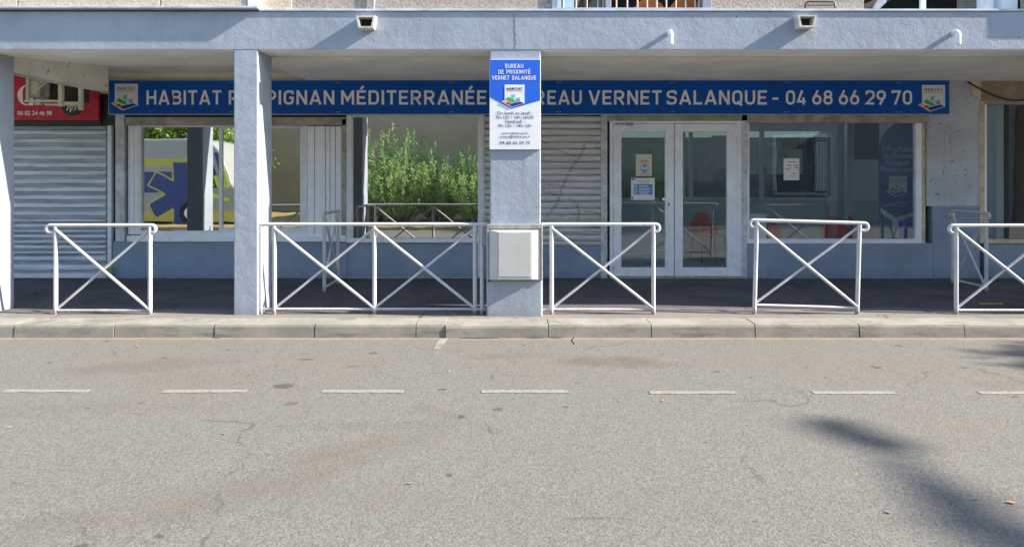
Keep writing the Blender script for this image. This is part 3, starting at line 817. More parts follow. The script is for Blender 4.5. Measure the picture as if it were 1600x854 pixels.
fb(1044.2,1046.2,317,321,YW-.0155,.002, 'keyhole', 'dark', dr)
fb(1057,1066,294,301,YW-.02,.02, 'lock_box', 'pvc', dr, bevel=.003)
tagx = MB()
for i in range(15):
    x = 961+i*1.9; tagx.fbox(x, x+1.2+rnd.uniform(0,.6), 191+rnd.uniform(0,1.5), 196+rnd.uniform(-1.5,1), YW-.0125,.0015)
part(tagx, 'scribbled_mark', 'ink_grey', dr)
fb(953,1168,431.5,436,YW-.03,.16, 'threshold', 'conc')
fb(1159,1168.5,179,436,YW-.02,.12, 'post', 'grey_post', bevel=.003)
# --- window three
win3 = part(MB().fbox(1432,1440.5,192,380,YW+.0,.09).fbox(1168,1440,373.5,380,YW-.02,.12).fbox(1168,1171,192,374,YW+.0,.09), 'window', 'pvc', bevel=.003, label='right shop window looking into the waiting room')
fb(1171,1432,191,374,YG-.02,.006, 'pane', 'glass', win3)
fb(1168,1452,179,192,YW-.02,.12, 'shutter_box', 'brown_box', bevel=.004)
fb(1441,1446,192,380,YW+.02,.06, 'wood_strip', 'yellow_wood')
fb(1446,1449,192,380,YW+.05,.05, 'gap_filler', 'dark')
# --- far right shop
w4 = fb(1531.5,1538.5,158,380,YW-.01,.1, 'window', 'yellow_wood', label='yellow wood frame of the far right shop window')
fb(1538.5,1542,163,380,YW+.0,.09, 'inner_frame', 'sill', w4)
fb(1542,2100,163,375,YG,.006, 'pane', 'glass', w4)
fb(1542,2100,374,380,YW-.01,.1, 'sill', 'yellow_wood', w4, bevel=.003)
fb(1537,2100,157,163,YW-.005,.1, 'frame_top', 'conc', w4)
fb(1533,2100,108,157,YW+.0,.1, 'board', 'beige_board', label='rough beige board above the far right window')
fb(1518,1533,118,150,YW-.012,.02, 'foam_patch', 'yellow_wood')
fb(1575,2100,104,112,YW-.3,.02, 'beam_edge', 'ceiling')

# --- interiors (rooms behind the glass)
rm = MB(); x0, x1, yb, zc, zf = .55, 6.9, 13.2, 3.0, .12
rm.box(x0-.1,x0,YW+.12,yb,zf,zc); rm.box(x1,x1+.1,YW+.12,yb,zf,zc); rm.box(x0,x1,yb,yb+.1,2.3,2.9)
part(rm, 'room_wall', 'room_wall')
part(MB().box(x0-.1,x1+.1,YW+.1,yb,zf-.1,zf), 'room_floor', 'room_floor')
part(MB().box(x0-.1,x1+.1,YW+.12,12.18,zc,zc+.02), 'room_ceiling', 'sign_white')  # stops short of the rear: opening added to let daylight in
YP = 12.1
pn = part(MB().box(x0,x1,YP,YP+.06,zf,wz(313,YP)), 'partition', 'partition', label='waiting room partition with glazed upper half')
fr = MB(); z0 = wz(313,YP); z1 = wz(205,YP)
fr.box(x0,x1,YP-.01,YP+.07,z0,z0+.05); fr.box(x0,x1,YP-.01,YP+.07,z1,z1+.05)
for p in (1068,1080,1191,1304): fr.box(wx(p,YP)-.03,wx(p,YP)+.03,YP-.008,YP+.068,z0,z1)
part(fr, 'partition_frame', 'room_wall', pn)
part(MB().box(x0,x1,YP,YP+.06,z1+.05,2.53), 'partition_header', 'room_wall', pn)
part(MB().box(wx(1304,YP),x1,YP,YP+.06,z0+.05,z1), 'partition_panel', 'room_wall', pn)
part(MB().box(x0,wx(1304,YP),YP+.02,YP+.026,z0+.05,z1), 'pane', 'glass_in', pn)
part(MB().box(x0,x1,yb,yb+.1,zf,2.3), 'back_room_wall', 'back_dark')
part(MB().box(wx(1324,11.2),wx(1332,11.2),11.2,11.3,zf,zc), 'room_column', 'sign_white')
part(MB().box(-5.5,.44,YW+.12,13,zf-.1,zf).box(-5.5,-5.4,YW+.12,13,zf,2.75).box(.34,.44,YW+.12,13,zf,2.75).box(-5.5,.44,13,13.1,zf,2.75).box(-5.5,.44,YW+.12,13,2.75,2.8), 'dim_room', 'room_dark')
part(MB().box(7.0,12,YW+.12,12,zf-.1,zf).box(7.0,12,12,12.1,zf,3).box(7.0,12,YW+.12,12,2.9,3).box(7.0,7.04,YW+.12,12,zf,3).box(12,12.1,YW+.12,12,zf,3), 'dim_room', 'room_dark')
part(MB().box(wx(755,YW),wx(957,YW),YW+.10,YW+.15,.1,3.0), 'leak_blocker', 'room_dark')  # unseen slab added behind the shutter to block a light leak
part(MB().box(-9,-5.5,9.85,9.95,.1,2.9), 'rear_wall', 'conc')

# ================================================================== SIGNS
YS = 9.52
sg = empty('shop_sign', (0, YS, 0), label='long blue shop sign with ivory capitals above the windows', cat='sign')
def spart(mb, name, mat, root=sg, off=YS, bevel=0):
    o = mb.build(name, M[mat], root, bevel); o.location = (0, -off, 0); return o
px_edges = [170, 363, 528, 705, 873, 1050, 1230, 1405, 1483.5]
for a, b in zip(px_edges[:-1], px_edges[1:]):
    spart(MB().box(wx(a,YS)+.0007, wx(b,YS)-.0007, YS, YS+.05, wz(126,YS), wz(178,YS)), 'board', 'sign_blue')
spart(MB().box(wx(169,YS), wx(1484.5,YS), YS+.004, YS+.07, wz(125,YS), wz(179,YS)), 'rim', 'zinc')
zb_ = wz(163.6, YS); ch = wz(141.3, YS) - zb_
for word, a, b in [('HABITAT',229,346),('PERPIGNAN',357.5,522.5),('MÉDITERRANÉE',533,760),('-',776,788),('BUREAU',797,909),('VERNET',920,1034),
                   ('SALANQUE',1041.5,1198),('-',1206,1217),('04',1228,1259),('68',1269,1300.5),('66',1310.5,1342),('29',1352,1383.5),('70',1393.5,1424.5)]:
    spart(text_mb(word, wx(a,YS), wx(b,YS), zb_, ch, YS, .004), 'lettering', 'letter')
for (a, t) in [(179.5,131),(1440.5,133)]:
    e = emblem(sg, wx(a,YS), wz(t,YS), 36/F*YS, YS); e.location = (0,-YS,0)
sc_ = MB()
for e in px_edges[1:-1]:
    for py in (129,175): sc_.tube([wp(e+2.5,py,YS+.001), wp(e+2.5,py,YS-.003)], .006, 8); sc_.tube([wp(e-2.5,py,YS+.001), wp(e-2.5,py,YS-.003)], .006, 8)
spart(sc_, 'screws', 'alu')

# pillar sign
YQ = YF-.022
ps = empty('pillar_sign', (.03, YQ, wz(163,YQ)), label='blue and white opening hours sign on the central pillar', cat='sign')
def pp(mb, name, mat, bevel=0):
    o = mb.build(name, M[mat], ps, bevel); o.location = -Vector(ps.location); return o
pp(MB().box(wx(765,YQ), wx(844.5,YQ), YQ, YF+.001, wz(233.5,YQ), wz(93,YQ)), 'board', 'sign_white', .002)
def q_(x, y): return (wx(x,YQ), wz(y,YQ))
pp(flat(MB(), [q_(765.4,93.4), q_(844.1,93.4), q_(844.1,157), q_(799,170), q_(765.4,152)], YQ, .0015), 'blue_field', 'sign_royal')
for t, y, a, b in [('BUREAU',106.5,788.5,817.5),('DE PROXIMITÉ',115.6,778.5,828.5),('VERNET SALANQUE',124.9,768.5,837.5)]:
    pp(text_mb(t, wx(a,YQ), wx(b,YQ), wz(y,YQ), 6.4/F*YQ, YQ-.0015, .0015), 'lettering', 'sign_white')
e = emblem(ps, wx(788.5,YQ), wz(132.5,YQ), 31/F*YQ, YQ-.0015); e.location = -Vector(ps.location)
for t, y, sz, a in [('Du lundi au jeudi :',179.0,.046,0),('9h-12h / 14h-16h30',185.6,.045,0),('Vendredi :',192.2,.046,0),('9h-12h / 14h-16h',198.6,.046,0),
                    ('www.habitat-pm.fr',209.8,.033,0),('contact@habitat-pm.fr',215.2,.032,0),('04 68 66 29 70',225.6,.048,0)]:
    small_text('lettering', t, sz, Vector((wx(804.5,YQ), YQ-.0025, wz(y,YQ)))-Vector(ps.location), M['ink'], ps, space=1.06, offset=.0004)

# red neighbour sign
YR = 9.52
rs = empty('red_sign', (wx(90,YR), YR, 2.4), label='crimson shop sign with phone number behind the air conditioner', cat='sign')
def rp(mb, name, mat):
    o = mb.build(name, M[mat], rs); o.location = -Vector(rs.location); return o
rp(MB().box(wx(-200,YR), wx(153.5,YR), YR, YR+.05, wz(188,YR), wz(100,YR)), 'board', 'red_sign')
def crescent(cx, cy, r, thin):
    o = []; i = []
    for k in range(25):
        a = R(52) + R(256)*k/24
        o.append((wx(cx,YR)+r*.92*math.cos(a), wz(cy,YR)+r*math.sin(a)))
        w_ = thin + (r*.52-thin)*max(0, -math.cos(a))
        i.append((wx(cx,YR)+(r*.92-w_)*math.cos(a), wz(cy,YR)+(r-thin)*math.sin(a)))
    return o, i
o_, i_ = crescent(42, 149, .14, .018)
c_ = MB(); vs = []
for a, b in zip(o_, i_): vs += [(a[0],YR-.003,a[1]), (b[0],YR-.003,b[1])]
c_.add(vs, [(2*k,2*k+1,2*k+3,2*k+2) for k in range(24)])
c_.box(wx(46,YR),wx(52,YR),YR-.0035,YR,wz(165,YR),wz(150,YR)); c_.box(wx(43,YR),wx(55,YR),YR-.004,YR,wz(152,YR),wz(149.5,YR))
c_.box(wx(57,YR),wx(62,YR),YR-.0035,YR,wz(163,YR),wz(140,YR)); c_.box(wx(54.5,YR),wx(64,YR),YR-.004,YR,wz(164,YR),wz(162,YR))
rp(c_, 'lettering', 'letter')
dk = [(wx(113.5,YR)+.165*math.cos(a), wz(163,YR)+.165*math.sin(a)) for a in [2*math.pi*k/40 for k in range(40)]]
rp(flat(MB(), dk, YR, .002), 'black_disc', 'black_metal')
small_text('lettering', '06 02 24 46 98', .083, Vector((wx(54.5,YR), YR-.003, wz(180,YR)))-Vector(rs.location), M['letter'], rs, offset=.0015, xs=.95)
small_text('lettering', '7j/7', .11, Vector((wx(112,YR), YR-.004, wz(173,YR)))-Vector(rs.location), M['letter'], rs, offset=.002)

# ================================================================== AIR CONDITIONER
YA = 8.75
ac = empty('air_conditioner', (wx(83,YA), YA+.2, wz(160,YA)), label='old cream air conditioner in a hanging metal cage', cat='air conditioner')
def ap(mb, name, mat, bevel=0):
    o = mb.build(name, M[mat], ac, bevel); o.location = -Vector(ac.location); return o
ap(MB().fbox(40,62,112,152,YA,.4), 'casing', 'cab_grey', .008)
ap(MB().fbox(63,75,120,152,YA+.08,.3), 'side_casing', 'cab_grey', .006)
ap(MB().fbox(76,121,112,158,YA+.12,.25), 'dark_void', 'black_metal')  # black box standing in for the shaded void between the bars
ap(MB().fbox(48,58,127,148,YA-.006,.006), 'cover_plate', 'cream_metal', .002)
cg = MB()
cg.fbox(38,91,156,159.5,YA-.06,.03); cg.fbox(70,122,162,165,YA-.02,.03)
cg.fbox(122,127.5,130,172,YA-.03,.05); cg.fbox(90.5,97,124,166,YA-.065,.05); cg.fbox(97,124,159,163.5,YA-.05,.03)
cg.fbox(40,44,112,156,YA-.05,.03); cg.fbox(54,63,159,164,YA-.02,.04); cg.box(wx(92,YA), wx(96,YA), YA, YA+.42, wz(164,YA), wz(161,YA)); cg.box(wx(40,YA), wx(44,YA), YA-.02, YA+.42, wz(159,YA), wz(156,YA))
cg.fbox(122.5,127,100,130,YA-.03,.04); cg.fbox(91,96.5,100,124,YA-.06,.04)
ap(cg, 'cage', 'cream_metal', .003)
ap(MB().tube([wp(58,140,YA-.03), wp(80,122,YA-.03)], .014).tube([wp(57,134,YA-.02), wp(76,121,YA-.02)], .012), 'struts', 'cream_metal')

# ================================================================== ELECTRIC CABINET
YC = 6.93
cb = empty('electric_cabinet', (.03, YC, wz(437,YC)), label='pale grey electric cabinet bulging from the pillar base', cat='electric cabinet')
def cp(mb, name, mat, bevel=0):
    o = mb.build(name, M[mat], cb, bevel); o.location = -Vector(cb.location); return o
fr = MB(); fr.fbox(760.5,848,350.5,357.5,YC-.022,.03).fbox(760.5,763.5,357.5,437.5,YC-.022,.03).fbox(845,848,357.5,437.5,YC-.022,.03)
cp(fr, 'surround', 'conc', .004)
cp(MB().box(wx(763.4,YC),wx(845.2,YC),YC-.004,YC-.001,wz(438.5,YC),wz(357.3,YC)), 'shadow_gap', 'black_metal')
cp(MB().box(wx(764,YC),wx(844.5,YC),YC-.016,YC,wz(437.5,YC),wz(358,YC)), 'back_plate', 'cab_blue', .003)
A = (wx(765,YC), wx(841,YC), wz(436,YC), wz(359,YC), YC-.016); B = (wx(777,YC), wx(831,YC), wz(434.5,YC), wz(361,YC), YC-.075)
cp(MB().frus(A, B), 'door', 'cab_grey', .004)
cp(MB().fbox(779,829.5,363,432,YC-.079,.004), 'door_panel', 'cab_grey', .002)
cp(MB().tube([wp(768.5,397,YC-.028), wp(768.5,397,YC-.034)], .007), 'lock', 'black_metal')
cp(MB().fbox(762,767,437.5,439.5,YC-.02,.02), 'latch', 'black_metal')
mk = MB()
for k in range(7): mk.fbox(836.6+(k%2)*.8, 839.4-(k%3)*.6, 405+k*1.25, 405.8+k*1.25, YC-.062, .004)
cp(mk, 'black_mark', 'ink_black')

# ================================================================== BARRIERS
def barrier(posts, x0, x1, h=.92, zlow=.04, loops=(1,1), loc=(0,0,0), rz=0, lean=0, label='', ztop=None, drop=0, slope=0):
    """St Andrew's cross railing: posts along local x, round tubes"""
    root = empty('barrier', loc, rz, label=label, cat='barrier', group='white cross-braced railings')
    root.rotation_euler = (0, lean, rz)
    r = .019; c = .037
    for x in posts: MB().tube([(x,0,-.03), (x,0,h-.012)], .0215, 14).build('post', M['rail'], root)
    pts = []
    def loop(xe, s):
        out = []
        for k in range(0, 9):
            a = math.pi*k/8; out.append((xe + s*c*math.sin(a), 0, h - c + c*math.cos(a)))
        return out
    if loops[0]:
        pts += loop(x0 + c, -1)[::-1]; pts = [(posts[0]-.012, 0, h-2*c)] + pts
    else: pts.append((x0,0,h))
    if loops[1]: pts += loop(x1 - c, 1) + [(posts[-1]+.012, 0, h-2*c)]
    else: pts.append((x1,0,h))
    if slope: pts = [(p[0], p[1], p[2]-slope*(p[0]-x0)) for p in pts]
    MB().tube(pts, r, 12).build('top_rail', M['rail'], root)
    MB().tube([(x0 if not loops[0] else posts[0],0,zlow), (x1 if not loops[1] else posts[-1],0,zlow-slope)], .015, 10).build('bottom_rail', M['rail'], root)
    big = [p for i, p in enumerate(posts)]
    for a, b in zip(big[:-1], big[1:]):
        if b-a < .4 and len(posts) > 2: continue
        MB().tube([(a,-.008,h-.04), (b,-.008,zlow+.01)], .0155, 10).build('brace', M['rail'], root)
        MB().tube([(a,.012,zlow+.01), (b,.012,h-.04)], .0135, 10).build('brace', M['rail'], root)
    return root
YB = 7.05
barrier([wx(87,YB), wx(234.5,YB)], wx(71,YB)+.012, wx(243,YB), h=.925, zlow=.045, loc=(0,YB,.107), label='white cross railing in front of the silver shutter')
barrier([wx(408,YB), wx(429,YB), wx(585,YB), wx(742,YB), wx(753,YB)], -2.60, wx(759,YB), h=.935, zlow=.06, loops=(0,0), loc=(0,YB,.107), label='long double-cross railing spanning between two pillars')
barrier([wx(862,YB), wx(1021,YB)], wx(847,YB), wx(1030,YB), h=.935, zlow=.055, loops=(0,1), loc=(0,YB,.107), label='white railing fixed to the right of the cabinet pillar')
d_ = barrier([0, wx(1339,YB)-wx(1178.5,YB)], -.07, wx(1339,YB)-wx(1178.5,YB)+.085, h=.985, zlow=.11, loc=(wx(1178.5,YB),YB,.10), lean=R(1.6), label='tilted white railing with rust flakes before the red chairs', slope=0)
barrier([wx(1494,YB), wx(1494,YB)+1.04], wx(1483,YB), wx(1494,YB)+1.12, h=.92, zlow=.045, loc=(0,YB,.11), label='white railing cut by the right edge of the view')
barrier([0, .66], -.05, .70, h=.985, zlow=.07, loops=(1,0), loc=(-2.315,8.42,.10), rz=R(90), label='short railing set crosswise before the white shutter leaves')
barrier([0, .64], -.06, .70, h=.985, zlow=.07, loops=(1,1), loc=(5.875,8.46,.10), rz=R(90), label='short railing set crosswise by the stained grey pier')

# ================================================================== INSIDE THE OFFICE
def chair(x, y, rz, label):
    root = empty('chair', (x, y, .12), rz, label=label, cat='chair', group='red chairs in the waiting room')
    # backrest: curved shell with rounded top
    def shell(wd, z0, z1, yc, bend, nm, tilt=.12, round_top=True):
        N = 12; K = 8; vs = []; fs = []
        for side in (0, 1):
            for j in range(K+1):
                for i in range(N+1):
                    u = -1+2*i/N; v = j/K
                    ww = wd*(1-.35*max(0, v-.55)**1.5/.45**1.5*abs(u)**.1) if round_top else wd
                    x_ = u*ww/2; z_ = z0+(z1-z0)*v - (round_top and .10*(abs(u)**3)*v or 0)
                    vs.append((x_, yc + tilt*v - bend*u*u + side*.018, z_))
        o = (K+1)*(N+1)
        for j in range(K):
            for i in range(N):
                a = j*(N+1)+i; fs.append((a,a+1,a+N+2,a+N+1)); fs.append((o+a,o+a+N+1,o+a+N+2,o+a+1))
        for i in range(N):
            fs.append((i,o+i,o+i+1,i+1)); a = K*(N+1)+i; fs.append((a,a+1,o+a+1,o+a))
        for j in range(K):
            a = j*(N+1); fs.append((a,a+N+1,o+a+N+1,o+a)); a += N; fs.append((a,o+a,o+a+N+1,a+N+1))
        return MB().add(vs, fs, True).build(nm, M['red_plastic'], root)
    shell(.45, .44, .80, .20, .07, 'backrest')
    s_ = MB().box(-.22,.22,-.22,.20,.42,.45).build('seat', M['red_plastic'], root, .015)
    for sx in (-1, 1):
        MB().tube([(sx*.19,-.19,.42),(sx*.22,-.22,0)], .012, 8).build('leg', M['black_metal'], root)
        MB().tube([(sx*.19,.19,.42),(sx*.22,.24,0)], .012, 8).build('leg', M['black_metal'], root)
        MB().tube([(sx*.16,.20,.43),(sx*.16,.25,.6)], .01, 8).build('back_stay', M['black_metal'], root)
    return root
chair(wx(1106,11.6), 11.55, R(8), 'red chair seen through the right door leaf')
chair(wx(1204,10.4), 10.4, R(0), 'red chair half hidden by the white panel in the window')
chair(wx(1313,10.4), 10.4, R(-4), 'red chair at the middle of the right window')
chair(wx(1362,10.7), 10.7, R(60), 'red chair turned sideways beside the blue flag')
ds = empty('reception_desk', (wx(1002,11.3), 11.4, .12), label='grey green reception desk behind the left door leaf', cat='desk')
MB().box(-.75,.42,-.25,.25,0,.96).build('front', M['partition'], ds, .01)
MB().box(-.78,.45,-.30,.30,.96,1.0).build('worktop', M['sill'], ds, .008)
mo = empty('monitor', (wx(1034,11.3), 11.3, 1.12), R(0), label='dark computer monitor standing on the reception desk', cat='monitor')
MB().box(-.16,.16,-.02,.02,.08,.34).build('screen', M['black_metal'], mo, .006)
MB().box(-.03,.03,-.02,.03,0,.1).box(-.08,.08,-.07,.07,0,.012).build('stand', M['black_metal'], mo)
tv = empty('television', (wx(1353,10.9), 10.9, wz(220,10.9)), R(-10), label='black television hung high near the blue flag', cat='television')
MB().box(-.17,.2,0,.05,-.30,.30).build('screen', M['black_metal'], tv, .008)
MB().tube([(0,.05,.28),(0,.05,.8)], .02, 8).build('ceiling_bracket', M['black_metal'], tv)
# feather flag
YFl = 10.15
fl = empty('feather_flag', (wx(1405,YFl), YFl, .12), label='blue feather flag with office name behind the window', cat='flag')
def fp(mb, name, mat):
    o = mb.build(name, M[mat], fl); o.location = -Vector(fl.location); return o
def arc_shape():
    P = [(1429,372),(1429,182)]; P += [(1429 - 4 - 52*math.sin(R(a)), 186+ 54*(1-math.cos(R(a)))) for a in range(0, 91, 10)]
    return P + [(1374,372)]
fp(flat(MB(), [(wx(a,YFl), wz(b,YFl)) for a, b in arc_shape()], YFl+.012, .012), 'cloth', 'flag_blue')
fp(MB().tube([(wx(1431,YFl),YFl+.006,.13),(wx(1431,YFl),YFl+.006,wz(180,YFl))], .012, 8).box(wx(1400,YFl),wx(1455,YFl),YFl-.15,YFl+.15,.121,.135), 'pole', 'black_metal')
def fq(a, b): return (wx(a,YFl), wz(b,YFl))
fp(flat(MB(), [fq(1376,324), fq(1400,340), fq(1428,331), fq(1428,337), fq(1404,346), fq(1404,371), fq(1394,371), fq(1394,345), fq(1376,333)], YFl, .002), 'white_lines', 'sign_white')
fp(flat(MB(), [fq(1375,334), fq(1393.4,345.6), fq(1393.4,371.5), fq(1375,371.5)], YFl, .0015), 'teal_field', 'flag_teal')
fp(flat(MB(), [fq(1404.6,346.4), fq(1428,338), fq(1428,371.5), fq(1404.6,371.5)], YFl, .0015), 'blue_field', 'sign_royal')
for t, y, x in [('Office Public',236.5,1402.5),('de l\'Habitat',247,1402.5),('Perpignan',257.5,1402.5),('Méditerranée',268,1402.5)]:
    small_text('lettering', t, .104, Vector((wx(x,YFl), YFl-.002, wz(y,YFl)))-Vector(fl.location), M['sign_white'], fl, space=1.05, xs=.84)
small_text('lettering', 'Tel : 04 68 66 29 70', .035, Vector((wx(1403,YFl), YFl-.002, wz(318,YFl)))-Vector(fl.location), M['sign_white'], fl)
e = emblem(fl, wx(1389,YFl), wz(275,YFl), 28/F*YFl, YFl, word='OPH'); e.location = -Vector(fl.location)

# papers on the glass
def sheet(name, a, b, c, d, Y, mat, label, cat, **k):
    o = MB().box(wx(a,Y), wx(b,Y), Y, Y+.002, wz(c,Y), wz(d,Y)).build(name, M[mat])
    return tag(o, label, cat, **k)
YD = YW+.03
p1 = sheet('poster', 993.5, 1018.5, 241, 275, YD, 'poster_cream', 'cream mask notice taped inside the left door pane', 'poster')
circ = lambda cx, cy, r, Y: [(wx(cx,Y)+r*math.cos(2*math.pi*k/28), wz(cy,Y)+r*math.sin(2*math.pi*k/28)) for k in range(28)]
flat(MB(), circ(1007,262.5,.058,YD), YD-.0005, .001).build('blue_ring', M['l_navy'], p1)
flat(MB(), circ(1007,262.5,.050,YD), YD-.0016, .001).build('white_disc', M['paper'], p1)
flat(MB(), [(wx(a,YD), wz(b,YD)) for a, b in [(1004,266.5),(1003.6,262),(1005,258.5),(1007,257.2),(1009,258.5),(1010.4,262),(1010,266.5),(1007,268)]], YD-.0027, .001).build('masked_head', M['l_blue'], p1)
flat(MB(), [(wx(a,YD), wz(b,YD)) for a, b in [(1004.6,261.5),(1009.4,261.5),(1009,264),(1007,265.5),(1005,264)]], YD-.0038, .001).build('mask', M['paper'], p1)
t_ = MB()
for (a, b, y) in [(1001,1013,251),(1000,1014,253.5)]: t_.box(wx(a,YD), wx(b,YD), YD-.0012, YD-.0002, wz(y+.8,YD), wz(y-.8,YD))
t_.build('heading', M['orange_p'], p1)
t_ = MB()
for (a, b, y) in [(1013,1017,247.5),(999,1015,270.5),(1000,1014,272)]: t_.box(wx(a,YD), wx(b,YD), YD-.0012, YD-.0002, wz(y+.4,YD), wz(y-.4,YD))
t_.build('small_print', M['ink_grey'], p1)
p2 = sheet('poster', 986, 1023, 278, 312.5, YD, 'paper', 'white and blue hours poster below the mask notice', 'poster')
MB().box(wx(990.5,YD), wx(1019.5,YD), YD-.001, YD, wz(304,YD), wz(287.5,YD)).build('blue_panel', M['l_blue'], p2)
t_ = MB()
for i, y in enumerate((290,292.2,295,297.2,300,302.2)):
    t_.box(wx(991.5,YD), wx(996,YD), YD-.002, YD-.001, wz(y+.5,YD), wz(y-.5,YD)); t_.box(wx(998.5,YD), wx(1012+(i*3)%7,YD), YD-.002, YD-.001, wz(y+.5,YD), wz(y-.5,YD))
t_.build('text_lines', M['paper'], p2)
MB().box(wx(996,YD), wx(1018,YD), YD-.001, YD, wz(283,YD), wz(282,YD)).box(wx(1000,YD), wx(1014,YD), YD-.001, YD, wz(285.5,YD), wz(284.6,YD)).build('heading', M['ink_grey'], p2)
flat(MB(), [(wx(a,YD), wz(b,YD)) for a, b in [(987,282),(987,279),(995,279)]], YD, .001).build('corner_mark', M['l_navy'], p2)
MB().box(wx(987,YD), wx(989.5,YD), YD-.001, YD, wz(311.5,YD), wz(307,YD)).build('green_mark', M['l_green'], p2)
YN = YG-.023
p3 = sheet('notice', 1224.5, 1249, 247.5, 281.5, YN, 'paper', 'white A4 notice taped on the right shop window', 'notice')
t_ = MB()
for (a, b, y, hh) in [(1230,1245,253,.7),(1229,1236,258.5,1),(1240,1247,258.5,.8),(1228,1233,264,.9),(1234,1237,261.5,.7),(1242,1247,262,.9),(1238,1242,271,1),(1231,1246,275.5,.4)]:
    t_.box(wx(a,YN), wx(b,YN), YN-.001, YN, wz(y+hh,YN), wz(y-hh,YN))
t_.build('printed_lines', M['ink_grey'], p3)
sheet('white_panel', 1170, 1197.5, 333.5, 374, YG+.05, 'sign_white', 'pale panel leaning behind the lower left of the right window', 'panel')
YI = YP-.03
sheet('poster', 1089, 1114, 250, 283, YI, 'poster_cream', 'cream and orange poster on the partition above the chair', 'poster')
pz = sheet('poster', 1170, 1184, 218, 295, YI, 'paper', 'tall white and purple poster beside the entrance door', 'poster')
MB().box(wx(1170,YI), wx(1184,YI), YI-.001, YI, wz(295,YI), wz(272,YI)).build('purple_band', M['purple'], pz)
sheet('poster', 1112, 1136, 212, 262, YI, 'paper', 'pale sheet with figures high on the partition', 'poster')
sheet('paper_sheet', 1198, 1226, 233, 272, YI, 'room_wall', 'left of two pale sheets on the partition pane', 'paper')
sheet('paper_sheet', 1228, 1254, 233, 272, YI, 'room_wall', 'right of two pale sheets on the partition pane', 'paper')

# ================================================================== SMALL STREET THINGS
cbl = MB(); pts = []
for k in range(15):
    t = k/14; px = 1512 + 130*t; py = 128 + 30*math.sin(min(1, t*1.6)*math.pi/2) - 14*max(0, t-.55)
    pts.append(wp(px, py, YW-.05))
tag(cbl.tube(pts, .011, 8).build('cable', M['cable']), 'black cable drooping above the far right shop window', 'cable')
# objects on the upstairs ledge
tag(MB().tube([wp(1258,13,6.99), wp(1259,5,6.99), wp(1262,3,6.99), wp(1301,3,6.99), wp(1304,5,6.99), wp(1305,13,6.99)], .008, 8).tube([wp(1259,8.5,6.99), wp(1304,8.5,6.99)], .005, 8).build('metal_bracket', M['black_metal']), 'black metal loop standing on the upstairs ledge', 'bracket')
for i, (a, b) in enumerate([(991,1036),(1046,1094)]):
    mb = MB(); N = 12; P = [(wx(a+(b-a)*k/N,7.25), wz(12-14*math.sin(math.pi*k/N)**.8,7.25)) for k in range(N+1)] + [(wx(b,7.25), wz(17,7.25)), (wx(a,7.25), wz(17,7.25))]
    mb.prism(P, 'y', 7.2, 7.5)
    tag(mb.build('cushion', M['orange'], bevel=.02), ['orange rounded cushion behind the bars, nearer the blue pane', 'orange rounded cushion behind the bars, at their right end'][i], 'cushion', group='orange cushions behind the upstairs bars')
pc = MB(); pc.tube([wp(1367,15,7.2), wp(1378,2,7.2), wp(1384,-40,7.2)], [.03,.045,.04], 10)
tag(pc.build('plastic_chair_leg', M['sign_white']), 'white plastic furniture leg on the upstairs balcony', 'furniture leg')
tag(MB().tube([wp(1352,12,7.35), wp(1392,-6,7.35)], .04, 4).build('wooden_plank', M['beige_board']), 'dark wooden plank tilted on the upstairs balcony', 'plank')
# yellow strip on the pavement
zp = .117
tag(MB().box(wx(1531,7.62), wx(1567,7.62), 7.61, 7.63, zp, zp+.006).build('yellow_strip', M['l_yellow']), 'thin yellow strip lying on the pavement at right', 'strip')
# little weed by the shutter guide
wd = MB()
wr = random.Random(5)
for i in range(60):
    a = wr.uniform(0, 6.28); r0 = wr.uniform(0,.03); x = wx(173,YW)+r0*math.cos(a); y = YW-.04+r0*math.sin(a)*.4
    hh = wr.uniform(.04,.30); lean = wr.uniform(-.09,.09); s_ = wr.uniform(.004,.012)
    p = Vector((x+lean, y-abs(lean)*.3, .115+hh))
    wd.add([(x-.002,y,.115),(x+.002,y,.115),p], [(0,1,2)])
    for k in range(3):
        q = Vector((x,y,.115)).lerp(p, wr.uniform(.4,1)); d = Vector((wr.uniform(-1,1), wr.uniform(-1,1), wr.uniform(-.3,.6))).normalized()*s_*2; u = d.cross(Vector((.3,.9,.1))).normalized()*s_
        wd.add([q, q+d*.5+u, q+d, q+d*.5-u], [(0,1,2,3)])
tag(wd.build('weed', M['leaf']), 'small green weed growing beside the shutter guide', 'weed')
